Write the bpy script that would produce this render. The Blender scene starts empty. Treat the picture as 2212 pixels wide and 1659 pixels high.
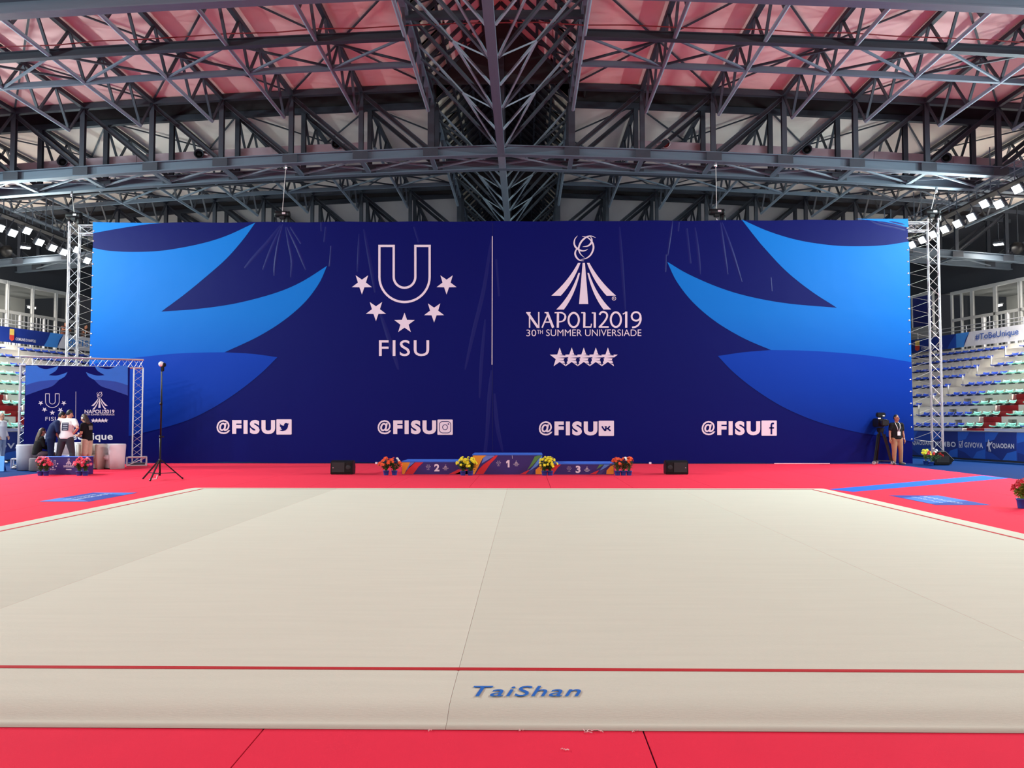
import bpy, bmesh, math, random
from mathutils import Vector, Matrix, Euler, Quaternion

# ------------------------------------------------------------------ camera, world, exposure
SC = bpy.context.scene
COL = SC.collection
IW, IH, FPX = 2212.0, 1659.0, 1812.7
CAM_H, PITCH, YAW = 1.502, 0.04432, 0.01607
cam_data = bpy.data.cameras.new('camera')
cam_data.sensor_fit = 'HORIZONTAL'
cam_data.sensor_width = 36.0
cam_data.lens = 36.0 * FPX / IW
cam_data.clip_end = 400
cam = bpy.data.objects.new('camera', cam_data)
cam.location = (0, 0, CAM_H)
cam.rotation_euler = (math.pi / 2 + PITCH, 0, YAW)
COL.objects.link(cam)
SC.camera = cam

world = bpy.data.worlds.new('hall_ambient')
SC.world = world
world.use_nodes = True
world.node_tree.nodes['Background'].inputs[0].default_value = (0.70, 0.67, 0.66, 1)
world.node_tree.nodes['Background'].inputs[1].default_value = 1.1
SC.view_settings.view_transform = 'Standard'
SC.view_settings.look = 'None'
SC.view_settings.gamma = 1.0
SC.view_settings.use_curve_mapping = False
SC.view_settings.exposure = 0.0
SC.cycles.max_bounces = 6
SC.cycles.diffuse_bounces = 3
SC.cycles.glossy_bounces = 2
SC.cycles.transmission_bounces = 2
SC.cycles.caustics_reflective = False
SC.cycles.caustics_refractive = False
FLOOD_W = 338.0          # watts of one sports floodlight on the catwalks

random.seed(7)
PI = math.pi
V = Vector

# ------------------------------------------------------------------ measuring helpers (photo pixel -> a place in the hall)
_fw = V((-math.sin(YAW) * math.cos(PITCH), math.cos(YAW) * math.cos(PITCH), math.sin(PITCH)))
_rt = V((math.cos(YAW), math.sin(YAW), 0))
_up = _rt.cross(_fw)

def ray(px, py):
    return _fw + _rt * ((px - IW / 2) / FPX) - _up * ((py - IH / 2) / FPX)

def G(px, py, z=0.0):
    d = ray(px, py)
    t = (z - CAM_H) / d.z
    return V((d.x * t, d.y * t, z))

def PY(px, py, y):
    d = ray(px, py)
    t = y / d.y
    return V((d.x * t, y, CAM_H + d.z * t))

# ------------------------------------------------------------------ materials
def lin(c):
    return tuple(((v / 255) / 12.92 if v / 255 <= 0.04045 else ((v / 255 + 0.055) / 1.055) ** 2.4) for v in c)

MATS = {}

def mat(name, rgb, rough=0.6, metal=0.0, var=0.08, scale=6.0, bump=0.0, bscale=60.0, emit=None, spec=0.5, alpha=1.0, stretch=None, sheen=0.0):
    """Procedural principled material: sRGB colour varied by a noise, optional fine bump."""
    if name in MATS:
        return MATS[name]
    m = bpy.data.materials.new(name)
    m.use_nodes = True
    nt = m.node_tree
    b = nt.nodes['Principled BSDF']
    c = lin(rgb)
    tc = nt.nodes.new('ShaderNodeTexCoord')
    mp = nt.nodes.new('ShaderNodeMapping')
    if stretch:
        mp.inputs['Scale'].default_value = stretch
    nt.links.new(tc.outputs['Object'], mp.inputs[0])
    nz = nt.nodes.new('ShaderNodeTexNoise')
    nz.inputs['Scale'].default_value = scale
    nz.inputs['Detail'].default_value = 4
    nt.links.new(mp.outputs[0], nz.inputs['Vector'])
    mx = nt.nodes.new('ShaderNodeMix')
    mx.data_type = 'RGBA'
    mx.inputs[6].default_value = (*[v * (1 - var) for v in c], 1)
    mx.inputs[7].default_value = (*[min(1, v * (1 + var)) for v in c], 1)
    nt.links.new(nz.outputs['Fac'], mx.inputs[0])
    nt.links.new(mx.outputs[2], b.inputs['Base Color'])
    b.inputs['Roughness'].default_value = rough
    b.inputs['Metallic'].default_value = metal
    b.inputs['Specular IOR Level'].default_value = spec
    if sheen:
        b.inputs['Sheen Weight'].default_value = sheen
    if emit:
        b.inputs['Emission Color'].default_value = (*c, 1)
        b.inputs['Emission Strength'].default_value = emit
    if alpha < 1:
        b.inputs['Alpha'].default_value = alpha
    if bump:
        n2 = nt.nodes.new('ShaderNodeTexNoise')
        n2.inputs['Scale'].default_value = bscale
        n2.inputs['Detail'].default_value = 5
        nt.links.new(mp.outputs[0], n2.inputs['Vector'])
        bp = nt.nodes.new('ShaderNodeBump')
        bp.inputs['Strength'].default_value = bump
        bp.inputs['Distance'].default_value = 0.02
        nt.links.new(n2.outputs['Fac'], bp.inputs['Height'])
        nt.links.new(bp.outputs[0], b.inputs['Normal'])
    MATS[name] = m
    return m

def glass_mat(name, rgb, alpha):
    return mat(name, rgb, 0.03, 0, 0.02, 2, alpha=alpha, spec=0.6)

def grad_mat(name, stops, axis=2, lo=0.0, hi=8.6, rough=0.35, swap=None):
    """Printed colour gradient along one object axis (stops = [(pos, rgb)])."""
    m = bpy.data.materials.new(name)
    m.use_nodes = True
    nt = m.node_tree
    b = nt.nodes['Principled BSDF']
    tc = nt.nodes.new('ShaderNodeTexCoord')
    sp = nt.nodes.new('ShaderNodeSeparateXYZ')
    nt.links.new(tc.outputs['Object'], sp.inputs[0])
    mr = nt.nodes.new('ShaderNodeMapRange')
    mr.inputs['From Min'].default_value = lo
    mr.inputs['From Max'].default_value = hi
    nt.links.new(sp.outputs[axis], mr.inputs['Value'])
    cr = nt.nodes.new('ShaderNodeValToRGB')
    el = cr.color_ramp.elements
    while len(el) < len(stops):
        el.new(0.5)
    for e, (p, rgb) in zip(el, stops):
        e.position = p
        e.color = (*lin(rgb), 1)
    nt.links.new(mr.outputs[0], cr.inputs[0])
    nt.links.new(cr.outputs[0], b.inputs['Base Color'])
    b.inputs['Roughness'].default_value = rough
    b.inputs['Specular IOR Level'].default_value = 0.1
    n2 = nt.nodes.new('ShaderNodeTexNoise')
    n2.inputs['Scale'].default_value = 0.9
    n2.inputs['Detail'].default_value = 3
    nt.links.new(tc.outputs['Object'], n2.inputs['Vector'])
    bp = nt.nodes.new('ShaderNodeBump')
    bp.inputs['Strength'].default_value = 0.25
    bp.inputs['Distance'].default_value = 0.05
    nt.links.new(n2.outputs['Fac'], bp.inputs['Height'])
    nt.links.new(bp.outputs[0], b.inputs['Normal'])
    MATS[name] = m
    return m

# ------------------------------------------------------------------ object helpers
def tag(o, label=None, cat=None, group=None, kind=None):
    if label: o['label'] = label
    if cat: o['category'] = cat
    if group: o['group'] = group
    if kind: o['kind'] = kind
    return o

def empty(name, loc=(0, 0, 0), rz=0.0, label=None, cat=None, group=None, kind=None, parent=None):
    o = bpy.data.objects.new(name, None)
    o.empty_display_size = 0.1
    o.location = loc
    o.rotation_euler = (0, 0, rz)
    COL.objects.link(o)
    if parent: o.parent = parent
    return tag(o, label, cat, group, kind)

def link(name, mesh, parent=None, matrix=None, m=None):
    o = bpy.data.objects.new(name, mesh)
    if m is not None and not mesh.materials:
        mesh.materials.append(m)
    COL.objects.link(o)
    if parent: o.parent = parent
    if matrix is not None: o.matrix_basis = matrix
    return o

def from_bm(name, bm, m, parent=None, smooth=False, matrix=None):
    me = bpy.data.meshes.new(name)
    bmesh.ops.recalc_face_normals(bm, faces=bm.faces)
    bm.to_mesh(me)
    bm.free()
    if smooth:
        me.polygons.foreach_set('use_smooth', [True] * len(me.polygons))
    for mm in (m if isinstance(m, (list, tuple)) else [m]):
        me.materials.append(mm)
    return link(name, me, parent, matrix)

def pydata(name, verts, faces, m, parent=None, smooth=False, matrix=None):
    me = bpy.data.meshes.new(name)
    me.from_pydata([tuple(v) for v in verts], [], faces)
    me.update()
    if smooth:
        me.polygons.foreach_set('use_smooth', [True] * len(me.polygons))
    me.materials.append(m)
    return link(name, me, parent, matrix)

def bm_box(bm, c, s, M=None, bevel=0.0):
    r = bmesh.ops.create_cube(bm, size=1.0)
    vs = r['verts']
    T = Matrix.Translation(V(c)) @ Matrix.Diagonal((*s, 1))
    if M is not None: T = M @ T
    bmesh.ops.transform(bm, matrix=T, verts=vs)
    if bevel:
        es = list({e for v in vs for e in v.link_edges})
        bmesh.ops.bevel(bm, geom=es, offset=bevel, segments=2, affect='EDGES')
    return vs

def box(name, c, s, m, parent=None, bevel=0.0, rz=0.0):
    bm = bmesh.new()
    bm_box(bm, (0, 0, 0), s, None, bevel)
    return from_bm(name, bm, m, parent, matrix=Matrix.Translation(V(c)) @ Matrix.Rotation(rz, 4, 'Z'))

def boxm(name, p0, p1, m, parent=None, bevel=0.0):
    """axis aligned box from corner to corner"""
    c = [(a + b) / 2 for a, b in zip(p0, p1)]
    s = [abs(b - a) for a, b in zip(p0, p1)]
    return box(name, c, s, m, parent, bevel)

_unit = {}

def unit_mesh(kind, m):
    key = (kind, m.name)
    if key in _unit: return _unit[key]
    bm = bmesh.new()
    if kind == 'box':
        bmesh.ops.create_cube(bm, size=1.0)
    elif kind == 'pipe':
        bmesh.ops.create_cone(bm, cap_ends=True, segments=10, radius1=0.5, radius2=0.5, depth=1.0)
    elif kind == 'ibeam':
        a, t = 0.5, 0.09
        prof = [(-a, -a), (a, -a), (a, -a + t), (t / 2, -a + t), (t / 2, a - t), (a, a - t), (a, a), (-a, a), (-a, a - t), (-t / 2, a - t), (-t / 2, -a + t), (-a, -a + t)]
        v0 = [bm.verts.new((x, y, -0.5)) for x, y in prof]
        v1 = [bm.verts.new((x, y, 0.5)) for x, y in prof]
        n = len(prof)
        for i in range(n):
            bm.faces.new((v0[i], v0[(i + 1) % n], v1[(i + 1) % n], v1[i]))
        bm.faces.new(v0[::-1]); bm.faces.new(v1)
    bmesh.ops.recalc_face_normals(bm, faces=bm.faces)
    me = bpy.data.meshes.new(kind)
    bm.to_mesh(me); bm.free()
    if kind == 'pipe':
        me.polygons.foreach_set('use_smooth', [len(p.vertices) == 4 for p in me.polygons])
    me.materials.append(m)
    _unit[key] = me
    return me

def bar(name, p, q, w, h, m, parent=None, kind='box', upv=(0, 0, 1), org=None):
    """A straight member from p to q (w across, h along the up vector); shares one mesh per section and material."""
    p, q = V(p), V(q)
    if org is not None:
        p, q = p - V(org), q - V(org)
    d = q - p
    L = d.length
    z = d / L
    u = V(upv)
    if abs(z.dot(u)) > 0.98: u = V((0, 1, 0))
    x = u.cross(z).normalized()
    y = z.cross(x)
    M = Matrix(((x.x * w, y.x * h, z.x * L, 0), (x.y * w, y.y * h, z.y * L, 0), (x.z * w, y.z * h, z.z * L, 0), (0, 0, 0, 1)))
    M = Matrix.Translation((p + q) / 2) @ M
    return link(name, unit_mesh(kind, m), parent, M)

def bm_tube(bm, pts, r, n=8, caps=True, M=None):
    """tube (or tapering tube when r is a list) along points"""
    pts = [V(p) for p in pts]
    rs = r if isinstance(r, (list, tuple)) else [r] * len(pts)
    rings = []
    px = None
    for i, p in enumerate(pts):
        t = (pts[min(i + 1, len(pts) - 1)] - pts[max(i - 1, 0)]).normalized()
        if px is None:
            a = V((1, 0, 0)) if abs(t.x) < 0.9 else V((0, 1, 0))
            px = (a - t * a.dot(t)).normalized()
        else:
            px = (px - t * px.dot(t)).normalized()
        py = t.cross(px)
        ring = []
        for k in range(n):
            a = 2 * PI * k / n
            w = p + (px * math.cos(a) + py * math.sin(a)) * rs[i]
            ring.append(bm.verts.new(M @ w if M else w))
        rings.append(ring)
    for a, b in zip(rings, rings[1:]):
        for k in range(n):
            bm.faces.new((a[k], a[(k + 1) % n], b[(k + 1) % n], b[k]))
    if caps:
        bm.faces.new(rings[0][::-1]); bm.faces.new(rings[-1])

def tube(name, pts, r, m, parent=None, n=8):
    bm = bmesh.new()
    bm_tube(bm, pts, r, n)
    return from_bm(name, bm, m, parent, smooth=True)

def bm_lathe(bm, prof, n=16, M=None):
    rings = []
    for r, z in prof:
        ring = []
        for k in range(n):
            a = 2 * PI * k / n
            w = V((r * math.cos(a), r * math.sin(a), z))
            ring.append(bm.verts.new(M @ w if M else w))
        rings.append(ring)
    for a, b in zip(rings, rings[1:]):
        for k in range(n):
            bm.faces.new((a[k], a[(k + 1) % n], b[(k + 1) % n], b[k]))
    bm.faces.new(rings[0][::-1]); bm.faces.new(rings[-1])

def lathe(name, prof, m, parent=None, n=16, matrix=None, smooth=True):
    bm = bmesh.new()
    bm_lathe(bm, prof, n)
    return from_bm(name, bm, m, parent, smooth, matrix)

def copy_tree(o, parent=None):
    c = o.copy()
    COL.objects.link(c)
    if parent is not None: c.parent = parent
    for ch in o.children:
        copy_tree(ch, c)
    return c

# flat print: polygons drawn in a 2-D frame, laid on a surface
def smooth_path(parts, n=10):
    """parts: list of lists of points; each list is one smooth (Catmull-Rom) run, corners between lists"""
    out = []
    for run in parts:
        P = [V((*p, 0)) for p in run]
        if len(P) == 2:
            seq = [P[0]]
            out += [(p.x, p.y) for p in seq]
            continue
        for i in range(len(P) - 1):
            p0 = P[i - 1] if i > 0 else P[0] * 2 - P[1]
            p1, p2 = P[i], P[i + 1]
            p3 = P[i + 2] if i + 2 < len(P) else P[-1] * 2 - P[-2]
            for k in range(n):
                t = k / n
                w = 0.5 * ((2 * p1) + (p2 - p0) * t + (2 * p0 - 5 * p1 + 4 * p2 - p3) * t * t + (3 * p1 - p0 - 3 * p2 + p3) * t ** 3)
                out.append((w.x, w.y))
    out.append(tuple(parts[-1][-1]))
    return out

def shape(name, pts, fn, m, parent=None):
    """one flat filled outline; fn maps the 2-D drawing to 3-D (local) points"""
    q = []
    for p in pts:
        if not q or (abs(p[0] - q[-1][0]) + abs(p[1] - q[-1][1])) > 1e-6: q.append(p)
    if (abs(q[0][0] - q[-1][0]) + abs(q[0][1] - q[-1][1])) < 1e-6: q.pop()
    return pydata(name, [fn(*p) for p in q], [list(range(len(q)))], m, parent)

def ribbon(name, path, w, fn, m, parent=None, closed=False):
    """stroke of width w (number or list) along a 2-D path"""
    n = len(path)
    ws = w if isinstance(w, (list, tuple)) else [w] * n
    L, R = [], []
    for i in range(n):
        if closed:
            a, b, c = V(path[i - 1]), V(path[i]), V(path[(i + 1) % n])
        else:
            a, b, c = V(path[max(i - 1, 0)]), V(path[i]), V(path[min(i + 1, n - 1)])
        d1 = (b - a).normalized() if (b - a).length > 1e-9 else (c - b).normalized()
        d2 = (c - b).normalized() if (c - b).length > 1e-9 else d1
        t = (d1 + d2)
        t = t.normalized() if t.length > 1e-6 else d1
        nrm = V((-t.y, t.x))
        k = ws[i] / 2 / max(0.35, abs(nrm.dot(V((-d1.y, d1.x)))))
        L.append(b + nrm * k); R.append(b - nrm * k)
    vs = [fn(p.x, p.y) for p in L] + [fn(p.x, p.y) for p in R]
    f = []
    for i in range(n if closed else n - 1):
        j = (i + 1) % n
        f.append((i, j, n + j, n + i))
    return pydata(name, vs, f, m, parent)

_txt_cache = {}

def text_mesh(s, bold=0.0, shear=0.0, space=1.0):
    """outline of a word in the built-in font, as (verts, faces) in its own 2-D box"""
    key = (s, bold, shear, space)
    if key not in _txt_cache:
        cu = bpy.data.curves.new('word', 'FONT')
        cu.body = s
        cu.offset = bold
        cu.shear = shear
        cu.space_character = space
        cu.resolution_u = 4
        o = bpy.data.objects.new('word', cu)
        COL.objects.link(o)
        dg = bpy.context.evaluated_depsgraph_get()
        me = bpy.data.meshes.new_from_object(o.evaluated_get(dg))
        vs = [(v.co.x, v.co.y) for v in me.vertices]
        fs = [list(p.vertices) for p in me.polygons]
        bpy.data.objects.remove(o)
        bpy.data.curves.remove(cu)
        bpy.data.meshes.remove(me)
        _txt_cache[key] = (vs, fs)
    return _txt_cache[key]

def lettering(name, s, x0, x1, y0, y1, fn, m, parent=None, bold=0.0, shear=0.0, space=1.0):
    """word fitted into the 2-D box (x0..x1 left to right, y0 = baseline side, y1 = top side)"""
    vs, fs = text_mesh(s, bold, shear, space)
    ax, bx = min(v[0] for v in vs), max(v[0] for v in vs)
    ay, by = min(v[1] for v in vs), max(v[1] for v in vs)
    pts = [fn(x0 + (v[0] - ax) / (bx - ax) * (x1 - x0), y0 + (v[1] - ay) / (by - ay) * (y1 - y0)) for v in vs]
    return pydata(name, pts, fs, m, parent)

def star_pts(cx, cy, r, rot=0.0, ratio=0.4):
    """five-pointed star; y grows downwards (photo frame), rot = 0 points up"""
    out = []
    for k in range(10):
        a = rot + PI * k / 5
        rr = r if k % 2 == 0 else r * ratio
        out.append((cx + rr * math.sin(a), cy - rr * math.cos(a)))
    return out

def arc(cx, cy, r, a0, a1, n=16, ry=None):
    ry = ry or r
    return [(cx + r * math.cos(math.radians(a0 + (a1 - a0) * i / n)), cy + ry * math.sin(math.radians(a0 + (a1 - a0) * i / n))) for i in range(n + 1)]

# ================================================================== FLOOR
M_BLUE = mat('blue_carpet', (5, 38, 86), 0.9, var=0.06, scale=3, bump=0.15, bscale=200, spec=0.03)
M_RED = mat('red_carpet', (222, 42, 70), 0.92, var=0.05, scale=2.5, bump=0.15, bscale=220, spec=0.03, sheen=0.02)
M_MAT1 = mat('mat_carpet_light', (205, 204, 188), 0.95, var=0.05, scale=5, bump=0.2, bscale=120, spec=0.04, stretch=(0.25, 2.5, 1))
M_MAT2 = mat('mat_carpet_dark', (201, 200, 184), 0.95, var=0.05, scale=5, bump=0.2, bscale=120, spec=0.04, stretch=(0.25, 2.5, 1))
M_LINE = mat('red_line', (178, 40, 46), 0.85, spec=0.1)

fl = boxm('floor', (-45, -14, -0.25), (45, 75, -0.012), M_BLUE)
tag(fl, kind='structure')
bounce_floor = boxm('floor', (-13, 31.2, -0.01), (11.5, 62, 0.0), mat('pale_bounce_floor', (150, 150, 166), 0.6, var=0.08, scale=2))  # hidden pale slab added behind the backdrop to bounce light onto the roof
tag(bounce_floor, kind='structure')

carpet = empty('red_carpet', (0, 12, 0), label='large red carpet laid in long strips around the beige gymnastics floor', cat='carpet')
RED_X0, RED_X1 = -14.0, 12.75
x = -1.28 - 1.85 * 7
edges = [RED_X0]
while x < RED_X1:
    if x > RED_X0 + 0.2: edges.append(x)
    x += 1.85
edges.append(RED_X1)
for i, (a, b) in enumerate(zip(edges, edges[1:])):
    boxm('carpet_strip', (a + 0.004, -12 - 12, -0.0115), (b - 0.004, 29.9 - 12, 0.0), M_RED, carpet)

# blue runner crossing the red carpet on the right
rn = pydata('blue_runner', [G(1792, 1057) + V((0, 0, 0.004)), G(1843, 1062.5) + V((0, 0, 0.004)), G(2178, 1033) + V((0, 0, 0.004)), G(2122, 1027.5) + V((0, 0, 0.004)),
                            G(1792, 1057) + V((0, 0, 0.0005)), G(1843, 1062.5) + V((0, 0, 0.0005)), G(2178, 1033) + V((0, 0, 0.0005)), G(2122, 1027.5) + V((0, 0, 0.0005))],
            [(0, 1, 2, 3), (7, 6, 5, 4), (0, 4, 5, 1), (1, 5, 6, 2), (2, 6, 7, 3), (3, 7, 4, 0)], mat('bright_blue_carpet', (44, 104, 222), 0.9, spec=0.03))
tag(rn, 'bright blue carpet runner running diagonally across the red carpet', 'carpet')

# ================================================================== GYMNASTICS FLOOR
MX0, MY0 = -6.914, 4.925           # near left corner of the 13 x 13 m red boundary line
MX1, MY1 = MX0 + 13, MY0 + 13
MZ = 0.06
floor_mat = empty('gymnastics_floor', (-0.4, 11.4, 0), label='large beige rhythmic gymnastics carpet with red boundary line', cat='floor mat')
OX0, OX1, OY1 = MX0 - 0.42, MX1 + 0.42, MY1 + 0.42
YF = G(1106, 1578).y              # front lip of the carpet
seams = [OX0, -4.05, -0.39, 3.27, OX1]
prof = [(YF, 0.002), (YF + 0.004, 0.012), (YF + 0.05, 0.013), (YF + 0.075, 0.015), (YF + 0.11, 0.026), (YF + 0.16, 0.042), (YF + 0.22, 0.053), (YF + 0.32, 0.059), (YF + 0.45, MZ), (MY0 + 2, MZ), (MY0 + 6, MZ), (MY1, MZ), (OY1 - 0.12, MZ - 0.004), (OY1, 0.02), (OY1 + 0.01, 0.002)]
for i, (a, b) in enumerate(zip(seams, seams[1:])):
    a2 = a + (0.0008 if i else 0)
    b2 = b - (0.0008 if i < 3 else 0)
    xs = [(a2, 1.0), (b2, 1.0)]
    if i == 0: xs = [(a2, 0.05), (a2 + 0.02, 0.3), (a2 + 0.1, 0.93), (a2 + 0.16, 1.0), (b2 - 0.012, 1.0), (b2, 0.975)]
    elif i == 3: xs = [(a2, 0.975), (a2 + 0.012, 1.0), (b2 - 0.16, 1.0), (b2 - 0.1, 0.93), (b2 - 0.02, 0.3), (b2, 0.05)]
    else: xs = [(a2, 0.975), (a2 + 0.012, 1.0), (b2 - 0.012, 1.0), (b2, 0.975)]
    vs, fs = [], []
    for (xx, k) in xs:
        for (yy, zz) in prof:
            vs.append((xx + 0.4, yy - 11.4, zz * k))
    n = len(prof)
    for c in range(len(xs) - 1):
        for r in range(n - 1):
            fs.append((c * n + r, (c + 1) * n + r, (c + 1) * n + r + 1, c * n + r + 1))
    pydata('carpet_panel', vs, fs, M_MAT1 if i in (1, 3) else M_MAT2, floor_mat, smooth=True)
lw = 0.05
for nm, p0, p1 in (('boundary_line', (MX0, MY0), (MX1, MY0 + lw)), ('boundary_line', (MX0, MY1 - lw), (MX1, MY1)), ('boundary_line', (MX0, MY0 + lw), (MX0 + lw, MY1 - lw)), ('boundary_line', (MX1 - lw, MY0 + lw), (MX1, MY1 - lw))):
    boxm(nm, (p0[0] + 0.4, p0[1] - 11.4, MZ - 0.002), (p1[0] + 0.4, p1[1] - 11.4, MZ + 0.0025), M_LINE, floor_mat)

def on_mat(px, py):
    p = G(px, py, MZ + 0.002)
    return (p.x + 0.4, p.y - 11.4, MZ + 0.004)

lt = lettering('lettering', 'TaiShan', 1022, 1255, 1505, 1482, on_mat, mat('logo_blue', (38, 98, 180), 0.8, spec=0.1), floor_mat, bold=0.006, shear=0.3, space=1.08)
lt['label'] = 'blue slanted maker name on the front margin'
# lint and thread scraps by the front edge
ML = mat('lint', (240, 200, 200), 0.9)
for i, (px, py, n, s) in enumerate(((1285, 1583, 9, 0.05), (1218, 1621, 4, 0.018), (925, 1580, 4, 0.015), (1125, 1579, 3, 0.01), (1370, 1581, 4, 0.015))):
    g = G(px, py)
    bm = bmesh.new()
    rr = random.Random(i)
    for k in range(n):
        p = V((rr.uniform(-s, s), rr.uniform(-s, s) * 0.6, 0.003))
        q = p + V((rr.uniform(-s, s), rr.uniform(-s, s) * 0.5, rr.uniform(0, 0.006)))
        bm_tube(bm, [p, (p + q) / 2 + V((0, 0, 0.004)), q], 0.002, 4)
    o = from_bm('carpet_lint', bm, ML, matrix=Matrix.Translation(g))
    tag(o, ['tangled scrap of pale thread on the red carpet by the mat edge', 'small pale lint speck lying alone on the red carpet', 'tiny curled lint by the mat edge left of the seam', 'tiny white crumb at the mat edge below the blue maker name', 'small lint scrap at the mat edge by the right carpet seam'][i], 'lint', None, 'stuff')

# ================================================================== ROOF
RX, NODE = -0.87, 2.55
def drop(u):
    u = abs(u)
    return 0.03 * u + 0.0011 * u * u
def ztop(u): return 13.72 - drop(u)
def zpipe(u): return 12.52 - drop(u)
def zbot(u): return 11.12 - drop(u)
def zroof(u): return 13.86 - drop(u)
M_STEEL = mat('painted_steel', (92, 106, 120), 0.5, 0.1, var=0.15, scale=2)
M_STEELD = mat('dark_painted_steel', (50, 56, 66), 0.55, 0.1, var=0.2, scale=2)
M_PIPE = mat('grey_steel_pipe', (128, 142, 154), 0.45, 0.1, var=0.12, scale=2)
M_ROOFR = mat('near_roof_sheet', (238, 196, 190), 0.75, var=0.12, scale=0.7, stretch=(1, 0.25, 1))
M_ROOFG = mat('grey_roof_sheet', (226, 216, 206), 0.75, var=0.12, scale=0.7, stretch=(1, 0.25, 1))
M_ROOFB = mat('far_roof_sheet', (222, 220, 216), 0.75, var=0.12, scale=0.7, stretch=(1, 0.25, 1))
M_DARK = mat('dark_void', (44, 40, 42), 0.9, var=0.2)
M_BEIGE = mat('translucent_panel', (214, 204, 186), 0.6, var=0.15, scale=1.5)

ceiling = empty('ceiling', (0, 0, 0), kind='structure')
def roof_cells(ya, yb, m, kmax=10):
    for sgn in (-1, 1):
        for k in range(1, kmax):
            u0, u1 = k * NODE, (k + 1) * NODE
            z0, z1 = zroof(u0), zroof(u1)
            xs = (RX + sgn * (u0 + 0.01), RX + sgn * (u1 - 0.01))
            vs = []
            for z_off in (0, 0.06):
                vs += [(xs[0], ya, z0 + z_off), (xs[1], ya, z1 + z_off), (xs[1], yb, z1 + z_off), (xs[0], yb, z0 + z_off)]
            pydata('roof_panel', vs, [(0, 1, 2, 3), (7, 6, 5, 4), (0, 4, 5, 1), (1, 5, 6, 2), (2, 6, 7, 3), (3, 7, 4, 0)], m, ceiling)
YA, YB, YC, YD = 18.7, 30.0, 43.0, 56.0
GAP = 1.7
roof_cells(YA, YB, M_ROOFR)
roof_cells(YB + GAP, YC, M_ROOFG)
roof_cells(YC + GAP, YD, M_ROOFB)
# dark recessed gutter over each twin truss
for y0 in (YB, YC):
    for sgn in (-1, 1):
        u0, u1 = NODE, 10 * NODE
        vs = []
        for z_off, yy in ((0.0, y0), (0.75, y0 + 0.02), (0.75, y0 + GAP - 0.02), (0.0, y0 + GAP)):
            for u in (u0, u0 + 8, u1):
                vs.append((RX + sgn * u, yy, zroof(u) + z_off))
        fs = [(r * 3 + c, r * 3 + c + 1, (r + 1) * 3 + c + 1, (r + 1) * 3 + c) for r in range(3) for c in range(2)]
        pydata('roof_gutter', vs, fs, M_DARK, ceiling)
# roof over the camera and beyond, so that the hall is closed
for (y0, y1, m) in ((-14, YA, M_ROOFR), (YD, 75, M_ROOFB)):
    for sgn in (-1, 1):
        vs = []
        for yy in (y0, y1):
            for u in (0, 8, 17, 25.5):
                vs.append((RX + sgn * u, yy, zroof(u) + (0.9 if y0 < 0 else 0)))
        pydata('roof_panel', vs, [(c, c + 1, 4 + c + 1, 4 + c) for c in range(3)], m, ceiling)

SIDE = {-1: 'left', 1: 'right'}
ORD = ['', 'first', 'second', 'third', 'fourth', 'fifth', 'sixth', 'seventh', 'eighth', 'ninth', 'tenth']

def twin_plane(y, label, kmax=10, full=True):
    t = empty('roof_truss', (RX, y, zbot(0)), label=label, cat='truss')
    org = t.location
    for sgn in (-1, 1):
        for k in range(0, kmax):
            u0, u1 = k * NODE, (k + 1) * NODE
            X0, X1 = RX + sgn * u0, RX + sgn * u1
            bar('bottom_chord', (X0, y, zbot(u0) + 0.18), (X1, y, zbot(u1) + 0.18), 0.30, 0.36, M_STEEL, t, 'ibeam', org=org)
            if not full: continue
            if k >= 1:
                bar('top_chord', (X0, y, ztop(u0)), (X1, y, ztop(u1)), 0.2, 0.2, M_STEELD, t, org=org)
                w = 0.24 if k == 1 else 0.17
                bar('vertical', (X0, y, zbot(u0) + 0.36), (X0, y, ztop(u0) - 0.1), w, 0.16, M_STEELD, t, 'ibeam', org=org)
                bar('splice_plate', (X0 - 0.27, y - 0.155, zbot(u0) + 0.18), (X0 + 0.27, y - 0.155, zbot(u0) + 0.18), 0.012, 0.29, M_STEELD, t, org=org)
                bar('diagonal', (X1, y, ztop(u1) - 0.1), (X0 + sgn * 0.15, y, zbot(u0) + 0.38), 0.15, 0.15, M_STEELD, t, 'ibeam', org=org)
    if full:
        bar('vertical', (RX, y, zbot(0) + 0.36), (RX, y, 15.4), 0.2, 0.2, M_STEELD, t, org=org)
    return t

twin_plane(YA - 0.25, 'dark steel roof truss nearest the camera at the top corners', full=False)
twin_plane(YB, 'front half of the deep twin roof truss above the big blue backdrop')
twin_plane(YB + GAP, 'rear half of the deep twin roof truss above the big blue backdrop')
twin_plane(YC, 'front half of the far twin roof truss behind the backdrop', 11)
twin_plane(YC + GAP, 'rear half of the far twin roof truss behind the backdrop', 11)
# ties between the two halves of a twin truss (seen from below)
for y in (YB, YC):
    t = empty('truss_tie_frame', (RX, y + GAP / 2, zbot(0)), label='flat cross-braced frame joining the %s twin truss chords' % ('near' if y == YB else 'far'), cat='truss')
    org = t.location
    for sgn in (-1, 1):
        for k in range(0, 10):
            u0, u1 = k * NODE, (k + 1) * NODE
            X0, X1 = RX + sgn * u0, RX + sgn * u1
            z0, z1 = zbot(u0) + 0.06, zbot(u1) + 0.06
            if not (k == 0 and sgn < 0):
                bar('tie', (X0, y + 0.15, z0), (X0, y + GAP - 0.15, z0), 0.16, 0.08, M_STEEL, t, org=org)
            bar('cross_brace', (X0, y + 0.15, z0 + 0.04), (X1, y + GAP - 0.15, z1 + 0.04), 0.07, 0.05, M_PIPE, t, org=org)
            bar('cross_brace', (X0, y + GAP - 0.15, z0 + 0.10), (X1, y + 0.15, z1 + 0.10), 0.07, 0.05, M_PIPE, t, org=org)

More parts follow.
